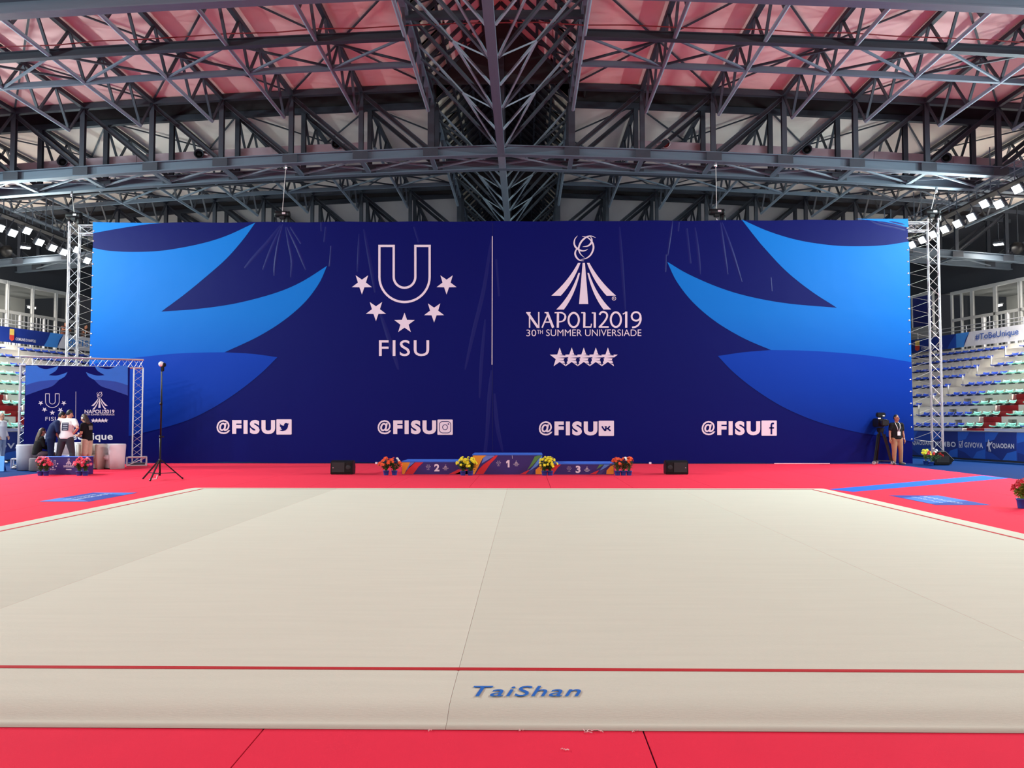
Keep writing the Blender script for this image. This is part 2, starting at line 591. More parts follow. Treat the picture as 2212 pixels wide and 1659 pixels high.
NP = 6
def purlin_truss(sgn, k, y0, y1, where, webs=True):
    u = sgn * k * NODE
    X = RX + u
    side = SIDE[sgn]
    t = empty('purlin_truss', (X, y0, zpipe(u)), label='%s purlin truss %s of the central spine, %s' % (ORD[k], side, where), cat='truss', group='purlin trusses')
    org = t.location
    st = (y1 - y0) / NP
    zt, zp = ztop(u), zpipe(u)
    bar('top_chord', (X, y0, zt), (X, y1, zt), 0.14, 0.14, M_STEELD, t, org=org)
    bar('bottom_pipe', (X, y0 + st / 2, zp), (X, y1 - st / 2, zp), 0.12, 0.12, M_PIPE, t, 'pipe', org=org)
    if webs:
        for i in range(NP):
            yb = y0 + st * (i + 0.5)
            bar('web_strut', (X, y0 + st * i, zt), (X, yb, zp), 0.08, 0.06, M_STEELD, t, org=org)
            bar('web_strut', (X, y0 + st * (i + 1), zt), (X, yb, zp), 0.08, 0.06, M_STEELD, t, org=org)

for sgn in (-1, 1):
    for k in range(1, 10):
        purlin_truss(sgn, k, YA, YB, 'under the reddish roof bay')
        purlin_truss(sgn, k, YB + GAP, YC, 'in the grey bay')
        if k < 8:
            purlin_truss(sgn, k, YC + GAP, YD, 'in the farthest bay', webs=k < 6)
# cross-braced lateral frames in the middle of each bay
for (y0, y1, where) in ((YA, YB, 'reddish'), (YB + GAP, YC, 'grey')):
    st = (y1 - y0) / NP
    ya, yb = y0 + 2.5 * st, y0 + 3.5 * st
    for sgn in (-1, 1):
        t = empty('lateral_brace_frame', (RX + sgn * NODE, ya, zpipe(NODE)), label='cross-braced transverse beams under the %s roof bay %s of the spine' % (where, SIDE[sgn]), cat='truss')
        org = t.location
        for k in range(1, 9):
            u0, u1 = k * NODE, (k + 1) * NODE
            X0, X1 = RX + sgn * u0, RX + sgn * u1
            z0, z1 = zpipe(u0), zpipe(u1)
            bar('beam', (X0, ya, z0 + 0.05), (X1, ya, z1 + 0.05), 0.2, 0.24, M_STEELD, t, 'ibeam', org=org)
            bar('beam', (X0, yb, z0 + 0.03), (X1, yb, z1 + 0.03), 0.13, 0.16, M_STEEL, t, org=org)
            bar('brace_rod', (X0, ya, z0), (X1, yb, z1), 0.06, 0.06, M_STEEL, t, org=org)
            bar('brace_rod', (X0, yb, z0 + 0.06), (X1, ya, z1 + 0.06), 0.06, 0.06, M_STEELD, t, org=org)
# diagonal rods under the roof sheets
for (y0, y1, where) in ((YA, YB, 'reddish'), (YB + GAP, YC, 'grey')):
    t = empty('roof_wind_bracing', (RX, y0, zroof(0)), label='thin crossed rods just under the %s roof sheets' % where, cat='bracing')
    org = t.location
    L = (y1 - y0) / 3
    for sgn in (-1, 1):
        for k in range(1, 9):
            u0, u1 = k * NODE, (k + 1) * NODE
            X0, X1 = RX + sgn * u0, RX + sgn * u1
            for j in range(3):
                a, b = y0 + j * L, y0 + (j + 1) * L
                if (j + k) % 2: a, b = b, a
                bar('rod', (X0, a, ztop(u0) + 0.06), (X1, b, ztop(u1) + 0.06), 0.06, 0.04, M_STEELD, t, org=org)

# central spine: triangular truss along the hall with a glazed monitor on top
APEX = 16.3
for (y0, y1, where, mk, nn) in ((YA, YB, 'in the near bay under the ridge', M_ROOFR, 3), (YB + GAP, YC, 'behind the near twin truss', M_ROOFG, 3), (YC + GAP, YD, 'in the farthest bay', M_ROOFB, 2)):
    t = empty('spine_truss', (RX, y0, zbot(0)), label='triangular central spine truss %s' % where, cat='truss')
    org = t.location
    bar('bottom_chord', (RX, y0 - (GAP if y0 > YA else 0), zbot(0) + 0.1), (RX, y1, zbot(0) + 0.1), 0.26, 0.2, M_PIPE if y0 > YA else M_STEEL, t, org=org)
    bar('upper_rail', (RX, y0, zbot(0) + 0.62), (RX, y1, zbot(0) + 0.62), 0.12, 0.3, M_STEELD, t, org=org)
    st = (y1 - y0) / 6
    for sgn in (-1, 1):
        E = RX + sgn * NODE
        bar('edge_chord', (E, y0, ztop(NODE) - 0.5), (E, y1, ztop(NODE) - 0.5), 0.18, 0.16, M_STEEL, t, org=org)
        for i in range(7):
            yc = y0 + st * i
            C = (RX + sgn * 0.12, yc, zbot(0) + 0.3)
            Cn = lambda o: V((RX + sgn * 0.12, y0 + st * o, zbot(0) + 0.3))
            En = lambda o: V((E, y0 + st * o, ztop(NODE) - 0.1))
            Jm = lambda o: Cn(o).lerp(En(o - 1), 0.45)
            if i % 2 == 0 and i > 0:
                bar('strut', C, En(i - 1), 0.09, 0.09, M_STEELD, t, org=org)
                bar('strut', C, Jm(i - 1), 0.055, 0.055, M_PIPE, t, org=org)
                if i < 6: bar('strut', C, Jm(i + 1), 0.045, 0.045, M_PIPE, t, org=org)
            elif i % 2:
                bar('strut', C, En(i - 1), 0.065, 0.06, M_PIPE, t, org=org)
                bar('strut', En(i - 1) - V((0, 0, 0.4)), Jm(i) - V((0, 0, 0.02)), 0.06, 0.06, M_STEELD, t, org=org)
            if i < 6:
                bar('edge_web', (E, yc, ztop(NODE)), (E, yc + st / 2, ztop(NODE) - 0.5), 0.06, 0.06, M_STEELD, t, org=org)
    # cross beam half way
    ym = (y0 + y1) / 2 - 0.9
    bar('cross_beam', (RX - NODE, ym, ztop(NODE) - 0.55), (RX + NODE, ym, ztop(NODE) - 0.55), 0.14, 0.22, M_STEELD, t, org=org)
    # monitor: rafters, rails and skin
    mo = empty('roof_monitor', (RX, y0, zroof(NODE)), label='dark gabled roof monitor with rafters above the spine %s' % where, cat='skylight')
    org = mo.location
    nr = 12
    for sgn in (-1, 1):
        E = RX + sgn * NODE
        for i in range(nr + 1):
            yy = y0 + (y1 - y0) * i / nr
            bar('rafter', (E, yy, zroof(NODE)), (RX, yy, APEX), 0.07, 0.12, M_STEELD, mo, org=org)
            if i < nr and i % 2 == 0:
                y2 = y0 + (y1 - y0) * (i + 2) / nr
                bar('rafter_brace', (E, yy, zroof(NODE) + 0.05), (RX + sgn * 0.9, y2, zroof(NODE) + (APEX - zroof(NODE)) * 0.65), 0.05, 0.05, M_STEELD, mo, org=org)
        for f in (0.25, 0.5, 0.75):
            bar('monitor_rail', (E - sgn * NODE * f, y0, zroof(NODE) + (APEX - zroof(NODE)) * f), (E - sgn * NODE * f, y1, zroof(NODE) + (APEX - zroof(NODE)) * f), 0.09, 0.1, M_STEELD, mo, org=org)
        # skin: a pale lower strip, darker above
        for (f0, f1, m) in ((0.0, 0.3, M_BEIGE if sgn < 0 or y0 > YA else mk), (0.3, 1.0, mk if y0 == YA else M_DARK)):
            def P(f, yy, o=0.09):
                return V((E - sgn * NODE * f, yy, zroof(NODE) + (APEX - zroof(NODE)) * f + o)) - org
            n = 8 if f0 == 0 else 4
            for i in range(n):
                ya, yb = y0 + (y1 - y0) * i / n, y0 + (y1 - y0) * (i + 1) / n
                pydata('monitor_panel', [P(f0, ya + 0.02), P(f1, ya + 0.02), P(f1, yb - 0.02, 0.09 if f0 else 0.2), P(f0, yb - 0.02, 0.09 if f0 else 0.2),
                                         P(f0, ya + 0.02, 0.13), P(f1, ya + 0.02, 0.13), P(f1, yb - 0.02, 0.13 if f0 else 0.24), P(f0, yb - 0.02, 0.13 if f0 else 0.24)],
                       [(0, 1, 2, 3), (7, 6, 5, 4), (0, 4, 5, 1), (1, 5, 6, 2), (2, 6, 7, 3), (3, 7, 4, 0)], m, mo)
    # dark tops of the monitor ends over the twin trusses
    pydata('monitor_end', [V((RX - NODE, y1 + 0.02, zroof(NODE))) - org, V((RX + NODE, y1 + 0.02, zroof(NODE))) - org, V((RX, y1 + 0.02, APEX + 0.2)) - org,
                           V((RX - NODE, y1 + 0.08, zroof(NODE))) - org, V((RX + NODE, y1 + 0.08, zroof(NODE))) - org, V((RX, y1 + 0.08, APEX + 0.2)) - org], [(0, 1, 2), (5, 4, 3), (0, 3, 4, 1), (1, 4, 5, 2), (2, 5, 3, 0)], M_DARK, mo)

# extra shell added over the monitor to block ambient light leaking at the ridge
for sgn in (-1, 1):
    vs = []
    for yy in (14.0, 58.0):
        for (dx, zz) in ((NODE + 0.6, zroof(NODE) + 0.1), (NODE + 0.3, zroof(NODE) + 0.75), (0, APEX + 0.7)):
            vs.append((RX + sgn * dx, yy, zz))
    pydata('light_block_shell', vs, [(0, 1, 4, 3), (1, 2, 5, 4)], M_DARK, ceiling)

# air ducts with jet nozzles behind the near twin truss
M_DUCT = mat('pinkish_duct', (176, 156, 164), 0.6, 0.1, var=0.08, scale=1)
M_BLACK = mat('black_plastic', (18, 18, 20), 0.5, var=0.1, spec=0.25)
M_CHROME = mat('bright_metal', (225, 225, 228), 0.25, 0.9, var=0.03)
YDUCT = YB + GAP + 0.5
for sgn in (-1, 1):
    t = empty('air_duct', (RX + sgn * 5.4, YDUCT, 12.0), label='long pinkish air duct with round jet nozzles %s of the spine' % SIDE[sgn], cat='air duct')
    org = t.location
    us = [5.2, 8.2, 11.2, 14.2, 17.2, 20.2, 23]
    for a, b in zip(us, us[1:]):
        bar('duct_section', (RX + sgn * (a + 0.01), YDUCT, 12.16 - drop(a)), (RX + sgn * (b - 0.01), YDUCT, 12.16 - drop(b)), 0.6, 0.62, M_DUCT, t, org=org)
    for px, py in (((135, 350), (430, 333), (726, 312)) if sgn < 0 else ((1438, 311), (1743, 323), (2044, 341))):
        p = PY(px, py, YDUCT - 0.42)
        n = empty('nozzle', p - org, parent=t)
        mt = Matrix.Rotation(PI / 2, 4, 'X') @ Matrix.Rotation(-0.25 * sgn, 4, 'Y')
        lathe('nozzle_ring', [(0.10, -0.14), (0.17, -0.06), (0.19, 0.08), (0.175, 0.1), (0.15, 0.06), (0.12, -0.04)], M_STEELD if px != 1438 else M_CHROME, n, 16, mt)
        lathe('nozzle_throat', [(0.13, -0.02), (0.13, 0.0), (0.03, 0.03), (0.01, 0.035)], M_BLACK if px != 1438 else mat('red_fan', (150, 40, 40), 0.6), n, 14, mt)
        bar('nozzle_handle', (-sgn * 0.2, 0, 0), (-sgn * 0.36, -0.04, -0.05), 0.05, 0.05, M_CHROME, n)
# red cable slung under the near bay
pts = []
for i in range(33):
    u = -20 + i * 1.25
    pts.append((RX + u, 23.2, 12.78 - drop(u) - 0.05 * math.sin(i * 1.3) ** 2))
tag(tube('red_cable', pts, 0.018, mat('red_cable', (112, 18, 26), 0.6)), 'thin red cable slung across under the reddish roof', 'cable')

# ================================================================== BIG BACKDROP
def join_parts(objs, name, m, parent, kind=None):
    vs, fs = [], []
    for o in objs:
        n = len(vs)
        vs += [tuple(o.matrix_basis @ v.co) for v in o.data.vertices]
        fs += [[n + i for i in p.vertices] for p in o.data.polygons]
        me = o.data
        bpy.data.objects.remove(o)
        if me.users == 0: bpy.data.meshes.remove(me)
    r = pydata(name, vs, fs, m, parent)
    if kind: r['kind'] = kind
    return r

def draw_u_logo(fn, m, parent, small=False):
    """outlined U with five stars and four letters, in its own 0..1873 drawing frame"""
    o = []
    w = 26
    pts = [(480, 221)] + [(480, 580)] + arc(770, 580, 290, 180, 0, 24)[1:] + [(1060, 221), (895, 221), (895, 593)] + arc(770, 593, 125, 0, 180, 18)[1:] + [(645, 221)]
    pts = [(x, y if y < 581 or True else y) for x, y in pts]
    # arcs run below the centre (y grows downwards)
    left = [(480, 221), (480, 560)]
    outer = [(770 + 290 * math.cos(a), 580 + 290 * math.sin(a)) for a in [PI - PI * i / 24 for i in range(25)]]
    inner = [(770 + 125 * math.cos(a), 580 + 125 * math.sin(a)) for a in [PI * i / 18 for i in range(19)]]
    path = left + outer + [(1060, 221), (895, 221)] + inner + [(645, 221)]
    o.append(ribbon('letter_outline', path, w, fn, m, parent, closed=True))
    for cx, cy, r, rot in ((278, 660, 122, PI), (440, 968, 122, PI), (1112, 984, 122, PI), (1256, 660, 122, PI), (770, 1116, 124, 0)):
        o.append(shape('star', star_pts(cx, cy, r, rot), fn, m, parent))
    o.append(lettering('lettering', 'FISU', 475, 1055, 1495, 1310, fn, m, parent, bold=0.004, space=1.12))
    return o

def q2(p0, p1, p2, n=8):
    return [((1 - t) ** 2 * p0[0] + 2 * t * (1 - t) * p1[0] + t * t * p2[0], (1 - t) ** 2 * p0[1] + 2 * t * (1 - t) * p1[1] + t * t * p2[1]) for t in [i / n for i in range(n + 1)]]

def ell(cx, cy, rx, ry, n=28):
    return [(cx + rx * math.cos(2 * PI * i / n), cy + ry * math.sin(2 * PI * i / n)) for i in range(n)]

def draw_games_logo(fn0, fn_up, m, mback, parent, detail=2):
    o = []
    def fn(x, y):
        p = fn0(x, y)          # every stroke lies a hair in front of the one before
        return (p[0], p[1] - 0.00006 * len(o), p[2])
    for mir in (False, True):
        X = (lambda x: 1668 - x) if mir else (lambda x: x)
        A = q2((770, 405), (660, 610), (472, 772)) + q2((578, 772), (720, 620), (798, 405))
        B = q2((775, 517), (690, 770), (527, 927)) + q2((612, 927), (735, 770), (793, 517))
        for S in (A, B):
            o.append(shape('emblem_ray', [(X(x), y) for x, y in S], fn, m, parent))
    o.append(shape('emblem_ray', [(822, 405), (848, 405), (885, 865), (782, 865)], fn, m, parent))
    loops = [
        [(765, 100), (735, 140), (728, 190), (750, 235), (800, 266), (845, 268), (882, 250)],
        [(968, 122), (915, 104), (860, 118), (805, 170), (778, 240), (795, 300), (842, 346)],
        [(815, 108), (880, 122), (930, 175), (943, 240), (915, 310), (865, 352), (800, 368)],
        [(790, 215), (752, 255), (738, 300), (755, 345), (790, 375), (838, 383)],
        [(905, 105), (925, 140), (915, 185), (880, 215), (822, 224)]]
    for L in loops:
        p = smooth_path([L], 5)
        n = len(p)
        o.append(ribbon('emblem_loop', p, [3 + 17 * math.sin(PI * i / (n - 1)) for i in range(n)], fn, m, parent))
    if detail >= 2:
        def S(path, w, closed=False):
            o.append(ribbon('lettering', path, w, fn, m, parent, closed))
        S([(228, 962), (228, 1130)], 15); S([(206, 962), (322, 1128)], 27); S([(331, 955), (331, 1134)], 15); S([(190, 962), (240, 962)], 13)
        S([(438, 966), (368, 1130)], 16); S([(424, 958), (492, 1130)], 28); S([(398, 1068), (470, 1068)], 13); S([(396, 962), (440, 962)], 13)
        S([(546, 962), (544, 1130)], 25); S(smooth_path([[(508, 963), (580, 962), (622, 985), (626, 1025), (600, 1056), (550, 1066)]], 4), [13] * 4 + [18] * 6 + [22] * 6 + [14] * 5)
        S(ell(722, 1044, 58, 80), 22, True)
        S([(842, 962), (840, 1126)], 25); S([(828, 1122), (918, 1122)], 16); S([(914, 1128), (921, 1086)], 11); S([(806, 963), (850, 963)], 13)
        S([(958, 962), (958, 1130)], 25); S([(924, 965), (965, 965)], 13)
        S(smooth_path([[(1010, 985), (1032, 958), (1062, 954), (1092, 975), (1094, 1012), (1064, 1064), (1012, 1122)]], 4), 21); S([(1002, 1122), (1114, 1122)], 17)
        S(ell(1194, 1040, 57, 82), 22, True)
        S([(1310, 950), (1310, 1130)], 25); S([(1272, 978), (1312, 958)], 13)
        S(ell(1420, 1004, 49, 48), 20, True); S(smooth_path([[(1469, 990), (1472, 1045), (1450, 1095), (1416, 1120), (1376, 1128)]], 4), 20)
        o.append(lettering('lettering', '30', 192, 302, 1226, 1152, fn, m, parent, bold=-0.004))
        o.append(lettering('lettering', 'TH', 312, 376, 1200, 1155, fn, m, parent, bold=0.005))
        o.append(lettering('lettering', 'SUMMER UNIVERSIADE', 414, 1480, 1224, 1150, fn, m, parent, bold=-0.004))
        o.append(ribbon('trademark_ring', ell(1173, 803, 21, 21, 18), 5, fn, m, parent, True))
        o.append(lettering('lettering', 'R', 1164, 1183, 815, 791, fn, m, parent))
    else:
        o.append(lettering('lettering', 'NAPOLI2019', 190, 1480, 1132, 952, fn, m, parent, bold=0.02))
        o.append(lettering('lettering', '30TH SUMMER UNIVERSIADE', 192, 1480, 1226, 1150, fn, m, parent))
    for i, cx in enumerate((565, 700, 835, 970, 1105)):
        o.append(shape('star', star_pts(cx, 1468, 116), fn, m, parent))
    if detail >= 1 and mback is not None:
        for i, cx in enumerate((565, 700, 835, 970, 1105)):
            for k, (dy, x0, x1, w) in enumerate(((-62, 4, 40, 11), (-32, -10, 64, 14), (0, -24, 96, 15), (32, -8, 90, 14), (62, 8, 84, 12))):
                if i == 4 and k > 2: x1 -= 10
                o2 = shape('star_stripe', [(cx + x0, 1468 + dy), (cx + x1, 1468 + dy - w / 2), (cx + x1, 1468 + dy + w / 2)], fn_up, mback, parent)
    return o

YBD = 29.8
M_NAVY = mat('navy_vinyl', (5, 13, 92), 0.42, var=0.06, scale=0.4, bump=0.3, bscale=1.6, spec=0.1)
M_WHITE = mat('white_print', (226, 214, 226), 0.5, var=0.02, spec=0.3)
bdo = V((RX, YBD, 0))
backdrop = empty('stage_backdrop', bdo, label='huge navy blue printed backdrop behind the podium', cat='backdrop')

def bd(layer=1):
    def fn(px, py):
        p = PY(px, py, YBD) - bdo
        return (p.x, -0.004 * layer, p.z)
    return fn

pTL, pTR, pBL, pBR = (201, 479), (1960, 474), (192, 1000), (1972, 1002)
xl0, xr0 = PY(196, 740, YBD).x - RX, PY(1966, 740, YBD).x - RX
zt0 = PY(1085, 478, YBD).z
bm = bmesh.new()
NX = 60
top, bot, topb, botb = [], [], [], []
rr = random.Random(3)
for i in range(NX + 1):
    xx = xl0 + (xr0 - xl0) * i / NX
    zt = zt0 + 0.012 * math.sin(i * 1.1)
    zb = 0.03 + 0.02 * math.sin(i * 0.7) + rr.uniform(-0.01, 0.01)
    top.append(bm.verts.new((xx, 0, zt))); bot.append(bm.verts.new((xx, 0, zb)))
    topb.append(bm.verts.new((xx, 0.02, zt))); botb.append(bm.verts.new((xx, 0.02, zb)))
for i in range(NX):
    bm.faces.new((bot[i], bot[i + 1], top[i + 1], top[i]))
    bm.faces.new((botb[i + 1], botb[i], topb[i], topb[i + 1]))
    bm.faces.new((top[i], top[i + 1], topb[i + 1], topb[i]))
    bm.faces.new((botb[i], botb[i + 1], bot[i + 1], bot[i]))
bm.faces.new((bot[0], top[0], topb[0], botb[0])); bm.faces.new((bot[-1], botb[-1], topb[-1], top[-1]))
from_bm('banner_sheet', bm, M_NAVY, backdrop)

ML1 = grad_mat('light_blue_print', [(0.0, (8, 70, 168)), (0.35, (10, 84, 180)), (0.62, (14, 112, 198)), (1.0, (16, 122, 208))], 2, 0, 8.6, 0.4)
ML3 = grad_mat('mid_blue_print', [(0.0, (5, 34, 118)), (0.25, (6, 46, 140)), (0.5, (6, 54, 156)), (1.0, (8, 62, 170))], 2, 0.4, 5.0, 0.4)
def LP(pts): return [(180 + x / 3.016, 460 + y / 3.016) for x, y in pts]
def RP(pts): return [(1420 + x / 3.0158, 460 + y / 3.0158) for x, y in pts]
# left leaves
shape('printed_leaf', smooth_path([LP([(62, 60), (515, 66)]), LP([(515, 66), (400, 76), (230, 102), (62, 132)])]), bd(1), ML1, backdrop)
low_l = LP([(920, 908), (760, 910), (580, 918), (365, 940), (200, 962), (40, 988)])
shape('printed_leaf', smooth_path([LP([(61, 228), (170, 247), (330, 254), (520, 245), (750, 204), (930, 150), (1122, 62)]),
                                   LP([(1122, 62), (1040, 175), (930, 300), (800, 415), (660, 530), (508, 643)]),
                                   LP([(508, 643), (750, 625), (1000, 588), (1250, 522), (1420, 450), (1588, 345)]),
                                   LP([(1588, 345), (1535, 460), (1440, 585), (1300, 705), (1130, 810), (920, 908)]),
                                   low_l, [low_l[-1], LP([(61, 228)])[0]]]), bd(1), ML1, backdrop)
shape('printed_leaf', smooth_path([low_l[::-1], LP([(920, 908), (1100, 918), (1265, 940)]),
                                   LP([(1265, 940), (1150, 1052), (1000, 1170), (830, 1278), (640, 1365), (360, 1440), (180, 1478), (38, 1500)]), [LP([(38, 1500)])[0], low_l[-1]]]), bd(2), ML3, backdrop)
# right leaves
shape('printed_leaf', smooth_path([RP([(1290, 38), (1632, 38)]), RP([(1632, 38), (1636, 95)]), RP([(1636, 95), (1540, 72), (1440, 54), (1290, 38)])]), bd(1), ML1, backdrop)
low_r = RP([(740, 893), (950, 897), (1150, 908), (1400, 932), (1655, 972)])
shape('printed_leaf', smooth_path([RP([(548, 42), (720, 118), (920, 178), (1150, 212), (1350, 217), (1500, 208), (1640, 186)]), RP([(1640, 186), (1655, 972)]),
                                   low_r[::-1], RP([(740, 893), (560, 815), (380, 708), (230, 580), (125, 445), (64, 318)]),
                                   RP([(64, 318), (200, 398), (400, 485), (600, 545), (850, 590), (1170, 618)]),
                                   RP([(1170, 618), (1000, 508), (840, 380), (700, 232), (620, 135), (548, 42)])]), bd(1), ML1, backdrop)
shape('printed_leaf', smooth_path([RP([(393, 932), (560, 908), (740, 893)]), low_r, RP([(1655, 972), (1672, 1492)]),
                                   RP([(1672, 1492), (1480, 1455), (1300, 1428), (1050, 1362), (830, 1270), (650, 1160), (500, 1042), (393, 932)])]), bd(2), ML3, backdrop)
# logos
z7 = lambda x, y, f=bd(3): f(730 + x / 5.351, 490 + y / 5.351)
z8 = lambda x, y, f=bd(3): f(1100 + x / 5.186, 490 + y / 5.186)
z8u = lambda x, y, f=bd(4): f(1100 + x / 5.186, 490 + y / 5.186)
draw_u_logo(z7, M_WHITE, backdrop)
draw_games_logo(z8, z8u, M_WHITE, M_NAVY, backdrop, 2)
ribbon('divider_line', [(1063.5, 510), (1062.8, 788)], 1.6, bd(3), M_WHITE, backdrop)
ribbon('seam', [(1064.3, 482), (1064.0, 1000)], 0.5, bd(2), mat('seam_navy', (12, 18, 74), 0.4), backdrop)  # thin navy line where the sheets join
# social handles
def rrect(x0, y0, x1, y1, r):
    return arc(x1 - r, y0 + r, r, -90, 0, 5) + arc(x1 - r, y1 - r, r, 0, 90, 5) + arc(x0 + r, y1 - r, r, 90, 180, 5) + arc(x0 + r, y0 + r, r, 180, 270, 5)
for i, (x0, y0) in enumerate(((468, 907), (815.8, 907.5), (1164, 910), (1515.5, 909.5))):
    f3, f4 = bd(3), bd(4)
    lettering('lettering', '@', x0, x0 + 29.5, y0 + 30.5, y0, f3, M_WHITE, backdrop, bold=0.02)
    lettering('lettering', 'FISU', x0 + 33.7, x0 + 126.5, y0 + 30.6, y0 + 0.2, f3, M_WHITE, backdrop, bold=0.055, space=1.22)
    bx, by = x0 + 129.2, y0 - 1.2
    shape('handle_icon', rrect(bx, by, bx + 33, by + 33, 1.6), f3, M_WHITE, backdrop)
    if i == 0:
        bird = [(6.5, 7.5), (9, 11), (12, 12.6), (16, 13.4), (16.2, 10.6), (18, 8.2), (21, 7.4), (23.6, 8.6), (26.4, 7.8), (25, 10.2), (27, 9.8), (25, 12), (24.6, 16), (22.6, 20.2), (18.8, 23.6), (13.6, 25), (9.4, 24.6), (6, 22.8), (10, 22.2), (12.2, 21), (9.6, 19.8), (8.4, 17.6), (10, 17.4), (7.4, 15.4), (6.4, 12.6), (8, 13)]
        shape('icon_mark', [(bx + x + 0.4, by + y + 0.4) for x, y in bird], f4, M_NAVY, backdrop)
    elif i == 1:
        ribbon('icon_mark', rrect(bx + 4.2, by + 4.2, bx + 28.8, by + 28.8, 7), 1.3, f4, M_NAVY, backdrop, True)
        ribbon('icon_mark', ell(bx + 16.5, by + 16.5, 5.4, 5.4), 1.3, f4, M_NAVY, backdrop, True)
        shape('icon_mark', ell(bx + 23.6, by + 9.6, 1.5, 1.5, 12), f4, M_NAVY, backdrop)
    elif i == 2:
        for S, w in (([(7, 12), (10, 17), (13.4, 21), (14.8, 21)], 3.2), ([(14.6, 22), (16, 12)], 3.4), ([(12.8, 12.6), (16.4, 12.6)], 1.8), ([(17, 17.6), (20, 16.4), (24.4, 11.6)], 3), ([(19, 16.4), (21.6, 18.6), (25.6, 22)], 3.2)):
            ribbon('icon_mark', [(bx + x, by + y) for x, y in S], w, f4, M_NAVY, backdrop)
    else:
        ribbon('icon_mark', [(bx + x, by + y) for x, y in smooth_path([[(27, 6.6), (23.6, 6.4), (21.8, 8.4), (21.4, 12)], [(21.4, 12), (21.4, 30)]], 4)], 3.6, f4, M_NAVY, backdrop)
        ribbon('icon_mark', [(bx + 17, by + 16), (bx + 27, by + 16)], 3.2, f4, M_NAVY, backdrop)

# folds pulled into the vinyl under the hoists
M_FOLD = mat('creased_navy_vinyl', (6, 15, 96), 0.38, var=0.04, spec=0.22)
def fold(pts, w, h):
    p = smooth_path([pts], 4)
    n = len(p)
    vs = []
    for i, (px, py) in enumerate(p):
        a, b = V(p[max(i - 1, 0)]), V(p[min(i + 1, n - 1)])
        t = (b - a).normalized()
        nr = V((-t.y, t.x))
        k = math.sin(PI * (i + 0.4) / (n - 0.2)) ** 0.6
        for off, hh in ((-1, 0.0), (-0.45, 0.6), (0, 1.0), (0.45, 0.6), (1, 0.0)):
            q = V((px, py)) + nr * off * w * (0.35 + 0.65 * k)
            c = PY(q.x, q.y, YBD) - bdo
            vs.append((c.x, 0.001 - 0.004 * 0 - h * hh * k, c.z))
    fs = [(i * 5 + j, i * 5 + j + 1, (i + 1) * 5 + j + 1, (i + 1) * 5 + j) for i in range(n - 1) for j in range(4)]
    pydata('vinyl_fold', vs, fs, M_FOLD, backdrop, smooth=True)
for pts, w, h in ((LP([(1300, 72), (1270, 200), (1250, 330), (1244, 410)]), 1.1, 0.02), (LP([(1285, 80), (1200, 190), (1110, 290), (1050, 360)]), 1.5, 0.014), (LP([(1292, 85), (1230, 220), (1170, 370)]), 1.3, 0.014),
                  (LP([(1318, 90), (1340, 200), (1360, 310), (1352, 420)]), 1.3, 0.012), (LP([(1328, 92), (1395, 230), (1450, 370)]), 1.3, 0.014), (LP([(1580, 92), (1570, 190)]), 1.0, 0.012), (LP([(1616, 215), (1605, 350)]), 0.9, 0.016),
                  (LP([(1550, 60), (1552, 120)]), 0.9, 0.01), (LP([(1350, 90), (1420, 200)]), 1.1, 0.01),
                  (RP([(98, 52), (80, 170), (65, 280)]), 1.0, 0.018), (RP([(55, 270), (52, 385)]), 0.8, 0.014), (RP([(410, 62), (430, 220), (458, 400)]), 1.2, 0.015), (RP([(420, 62), (480, 230), (550, 450)]), 1.2, 0.02),
                  (RP([(245, 95), (265, 250), (280, 400)]), 1.2, 0.01), (RP([(190, 100), (215, 330)]), 1.2, 0.01), (RP([(738, 420), (745, 510)]), 0.8, 0.012), (RP([(140, 60), (135, 120)]), 0.9, 0.01),
                  ([(730 + x / 5.351, 490 + y / 5.351) for x, y in ((245, 80), (238, 300), (225, 520))], 1.0, 0.012), ([(730 + x / 5.351, 490 + y / 5.351) for x, y in ((300, 30), (370, 400), (430, 760))], 1.4, 0.012),
                  ([(730 + x / 5.351, 490 + y / 5.351) for x, y in ((490, 1000), (560, 1200), (640, 1450), (700, 1650))], 1.8, 0.012), ([(730 + x / 5.351, 490 + y / 5.351) for x, y in ((1770, 150), (1690, 700), (1570, 1200), (1470, 1650))], 1.6, 0.012),
                  ([(730 + x / 5.351, 490 + y / 5.351) for x, y in ((880, 0), (935, 180))], 1.0, 0.01), ([(1100 + x / 5.186, 490 + y / 5.186) for x, y in ((1235, 0), (1262, 400), (1300, 930))], 1.2, 0.011),
                  ([(1100 + x / 5.186, 490 + y / 5.186) for x, y in ((1810, 30), (1775, 300))], 0.9, 0.014), ([(1062, 800), (1056, 870), (1050, 976)], 1.6, 0.014), ([(1068, 850), (1074, 920), (1086, 976)], 1.6, 0.012), ([(1056, 900), (1046, 985)], 1.2, 0.01),
                  ([(1048, 690), (1040, 780), (1036, 860)], 1.4, 0.01), ([(1072, 560), (1078, 640)], 1.0, 0.01),
                  ([(1880, 476), (1900, 484), (1930, 490), (1956, 497)], 1.3, 0.014), ([(1895, 478), (1920, 483), (1956, 490)], 1.2, 0.014), ([(1915, 477), (1940, 482), (1958, 486)], 1.1, 0.012)):
    fold(pts, w * 3.0, h * 0.8)

